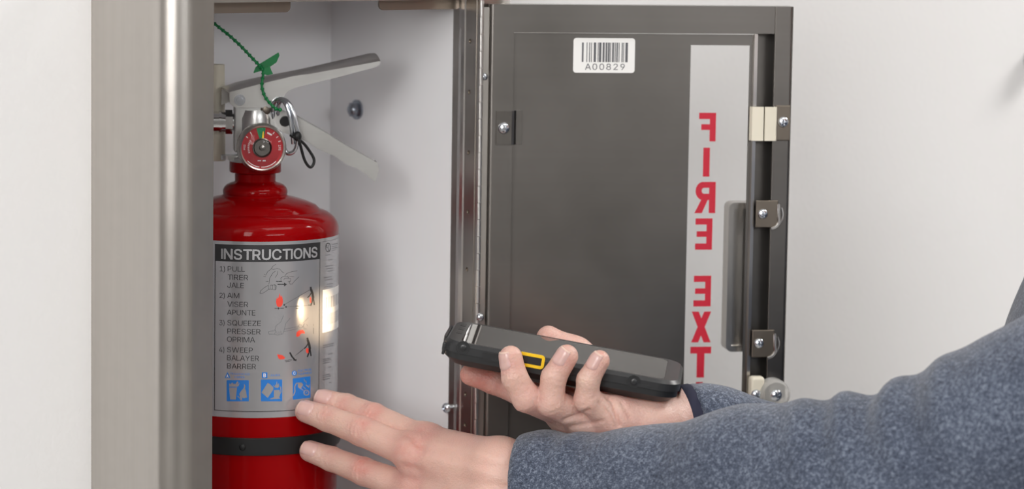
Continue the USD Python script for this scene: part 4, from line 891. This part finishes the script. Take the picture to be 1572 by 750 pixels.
def mesh_of(bones, h, k, cut=None, ripple=None):
    P_ = np.array([q for b in bones for q in b[:2]]); R = max(max(b[2:]) for b in bones) + .03
    f = Field(P_.min(0) - R, P_.max(0) + R, h); add(f, bones, k, .03)
    if ripple: ripple(f)
    if cut: cut(f)
    return surface_nets(f)
foot_z = FL
hipL, hipR = pel - ac_ * .09 - up * .05, pel + ac_ * .09 - up * .05
anL, anR = hipL * [1, 1, 0] + up * (foot_z + .10), hipR * [1, 1, 0] + up * (foot_z + .10)
knL, knR = (hipL + anL) / 2 + fwd_ * .02, (hipR + anR) / 2 + fwd_ * .02
skinb = [(mid, neck + up * .05, .055, .052), (neck + up * .02, head - up * .03, .050, .058), (head, head + fwd_ * .02, .078, .076), (head + up * .05 - fwd_ * .015, head + up * .05, .078, .078), (head - up * .06 + fwd_ * .045, head - up * .085 + fwd_ * .055, .045, .028),
         (head + fwd_ * .085 + up * .01, head + fwd_ * .105 - up * .02, .009, .013), (head + ac_ * .078, head + ac_ * .080 - up * .02, .012, .009), (head - ac_ * .078, head - ac_ * .080 - up * .02, .012, .009)] + [(a, b, max(r0 - .006, .02), max(r1 - .006, .02)) for a, b, r0, r1 in body_field(0, 'top')[:7]] + [(el_l, wr + f_ * .06, .034, .020), (el_r, wr2 + f2 * .06, .032, .019)]
core = mesh_of(skinb, .006, .02)
legs = mesh_of([(hipL, knL, .082, .055), (knL, anL, .052, .036), (hipR, knR, .082, .055), (knR, anR, .052, .036)], .012, .02)
person = thing('person', 'person in a heathered blue grey sweater touching the extinguisher and holding the handheld computer', 'person', (pel[0], pel[1], FL))
fl_all = np.concatenate([flush(left, hotL), flush(right, hotR), np.full(len(core.vertices) + len(legs.vertices), .2)])
bodyp = obj('body', cat(left, right, core, legs), 'skin', person, True, prim={'flush': fl_all})
camd = lambda p: (CAM - p) / np.linalg.norm(CAM - p)
nails = [(A4, A3, camd(A4) + .45 * UPV, .0068), (B4, B3, camd(B4) + .35 * UPV, .0072), (C4, C3, camd(C4) + .30 * UPV, .0069),
         (M4, M3p, camd(M4) - 1.3 * RT - .1 * UPV, .0070), (R4, R3, camd(R4) - .55 * RT + .4 * UPV, .0069), (K4, K3, camd(K4) - .60 * RT + .4 * UPV, .0063)]
for tp, dp, ds, r in nails:
    n1_, n2_ = nail(np.array(tp), np.array(dp), np.array(ds), r)
    o_ = obj('fingernail', n1_, 'nail', bodyp, True)
    obj('nail_edge', n2_, 'nail_tip', bodyp, True)
# ---- sweater
def cuff_cut(p0, ax, rin, depth):
    def cut(f):
        R = .09
        sl, P_ = f.sub(p0 - R, p0 + R); s = (P_ - np.float32(p0)) @ np.float32(ax); rad = np.linalg.norm(P_ - np.float32(p0) - s[..., None] * np.float32(ax), axis=-1)
        F = f.F[sl]; F = -smin(-F, s, .004)                                   # flat end, rounded rim
        inner = np.maximum(rad - rin, s - depth)
        f.F[sl] = np.maximum(F, -inner)
    return cut
def ripple(f, centre, axis, amp, wl, width, side):
    c, a = np.float32(centre), np.float32(axis)
    sl, P_ = f.sub(centre - 2.2 * width, centre + 2.2 * width); q = P_ - c; s = q @ a; g_ = np.exp(-(np.linalg.norm(q, axis=-1) / width) ** 2)
    ns = meshkit.fbm(P_ * 14.0, 2, 3).astype(np.float32) - .5
    f.F[sl] += (amp * np.cos(2 * np.pi * (s + .03 * ns) / wl) * g_).astype(np.float32)
cl0 = at(799, 750, 1.950)
def rip_l(f):
    n_ = meshkit.fbm(np.stack(np.meshgrid(*f.ax, indexing='ij'), -1) * 22.0, 2, 9).astype(np.float32) - .5
    f.F += .004 * n_
    ripple(f, at(1335, 640, 1.83), (at(1400, 600, 1.84) - at(1280, 650, 1.85)) / np.linalg.norm(at(1400, 600, 1.84) - at(1280, 650, 1.85)), .0042, .030, .045, None)
    ripple(f, at(860, 690, 1.93), f_, .0012, .026, .03, None)
slv_l = [(at(778, 750, 1.953), at(830, 751, 1.946), .0318, .0328), (at(830, 751, 1.946), at(1000, 757, 1.915), .0328, .0385), (at(1000, 757, 1.915), at(1150, 752, 1.885), .0385, .0480), (at(1150, 752, 1.885), at(1275, 760, 1.86), .0480, .0535), (at(1275, 760, 1.86), at(1400, 764, 1.845), .0535, .0610), (at(1400, 764, 1.845), at(1545, 692, 1.83), .0610, .0620), (at(1545, 692, 1.83), at(1640, 648, 1.82), .0620, .0620), (at(1640, 648, 1.82), sh_l, .062, .066)]
def cut_l(f): fc_ = f_ + .22 * FW; cuff_cut(cl0, fc_ / np.linalg.norm(fc_), .0275, .012)(f)
sleeve_l = mesh_of(slv_l, .0030, .012, cut_l, rip_l)
cr0 = at(1060, 661, 1.972)
slv_r = [(wr2 - f2 * .004, wr2 + f2 * .02, .0258, .0258), (wr2 + f2 * .02, wr2 + f2 * .10, .0258, .0285), (wr2 + f2 * .10, el_r, .0285, .0480), (el_r, sh_r, .050, .062)]
fr = f2 * .86 + UPV * .36 + FW * .10; fr /= np.linalg.norm(fr)
c0 = wr2 + f2 * .004
sleeve_r = mesh_of(slv_r, .0035, .02, cuff_cut(c0 + fr * .006, fr, .0232, .006), None)
tor = mesh_of([(a, b, r0, r1) for a, b, r0, r1 in body_field(.012, 'top')[:5]] + [(neck - up * .02, neck + up * .012, .064, .060)], .010, .03)
obj('sweater', cat(sleeve_l, sleeve_r, tor), 'sweater', person, True, label='heathered blue grey knit sweater')
band = lathe([(.0236, .0004), (.0252, -.0004), (.0266, .0008), (.0270, .003), (.0268, .0076), (.0258, .0090), (.0236, .0090), (.0236, .0004)], 64)
tx_, ty_, _z = rot_to(fr)
obj('cuff_band', frame_mesh(band, c0, tx_, ty_, fr), 'navy_rib', person, 40, label='navy band at the right cuff')
obj('trousers', mesh_of([(pel - ac_ * .07, pel + ac_ * .07, .115, .115), (hipL, knL, .096, .070), (knL, anL, .070, .055), (hipR, knR, .096, .070), (knR, anR, .070, .055)], .012, .03), 'trousers_dark', person, True)
obj('hair', mesh_of([(head + up * .055 - fwd_ * .03, head + up * .065, .083, .078), (head - fwd_ * .04 + up * .01, head - fwd_ * .045 - up * .03, .070, .055)], .006, .02), 'hair_brown', person, True)
for a in (anL, anR):
    obj('shoe', M3.batch_hull([M3.sphere(.042, 24).translate([float(x) for x in a - up * .055]), M3.sphere(.040, 24).translate([float(x) for x in a + fwd_ * .13 - up * .058])]).trim_by_plane([0, 0, 1], FL + .0002), 'shoe_black', person)
# face
for sg in (-1, 1):
    ec_ = head + fwd_ * .078 + ac_ * .031 * sg + up * .012
    ey = obj('eye', M3.sphere(.0125, 32).translate([float(x) for x in ec_]), 'eye_white', bodyp, True)
    obj('iris', M3.sphere(.0060, 24).translate([float(x) for x in ec_ + fwd_ * .0077]), 'eye_iris', ey, True)
    obj('eyebrow', tube(spline([head + fwd_ * a + ac_ * b * sg + up * .034 for a, b in ((.0935, .014), (.0915, .030), (.0800, .046))], 12), .0032, 8), 'hair_brown', bodyp)
obj('lips', cat(tube(spline([head + fwd_ * a + ac_ * b - up * .066 for a, b in ((.066, -.022), (.0785, 0), (.066, .022))], 12), .0048, 10), tube(spline([head + fwd_ * a + ac_ * b - up * .073 for a, b in ((.064, -.018), (.0765, 0), (.064, .018))], 12), .0048, 10)), 'lip', bodyp)
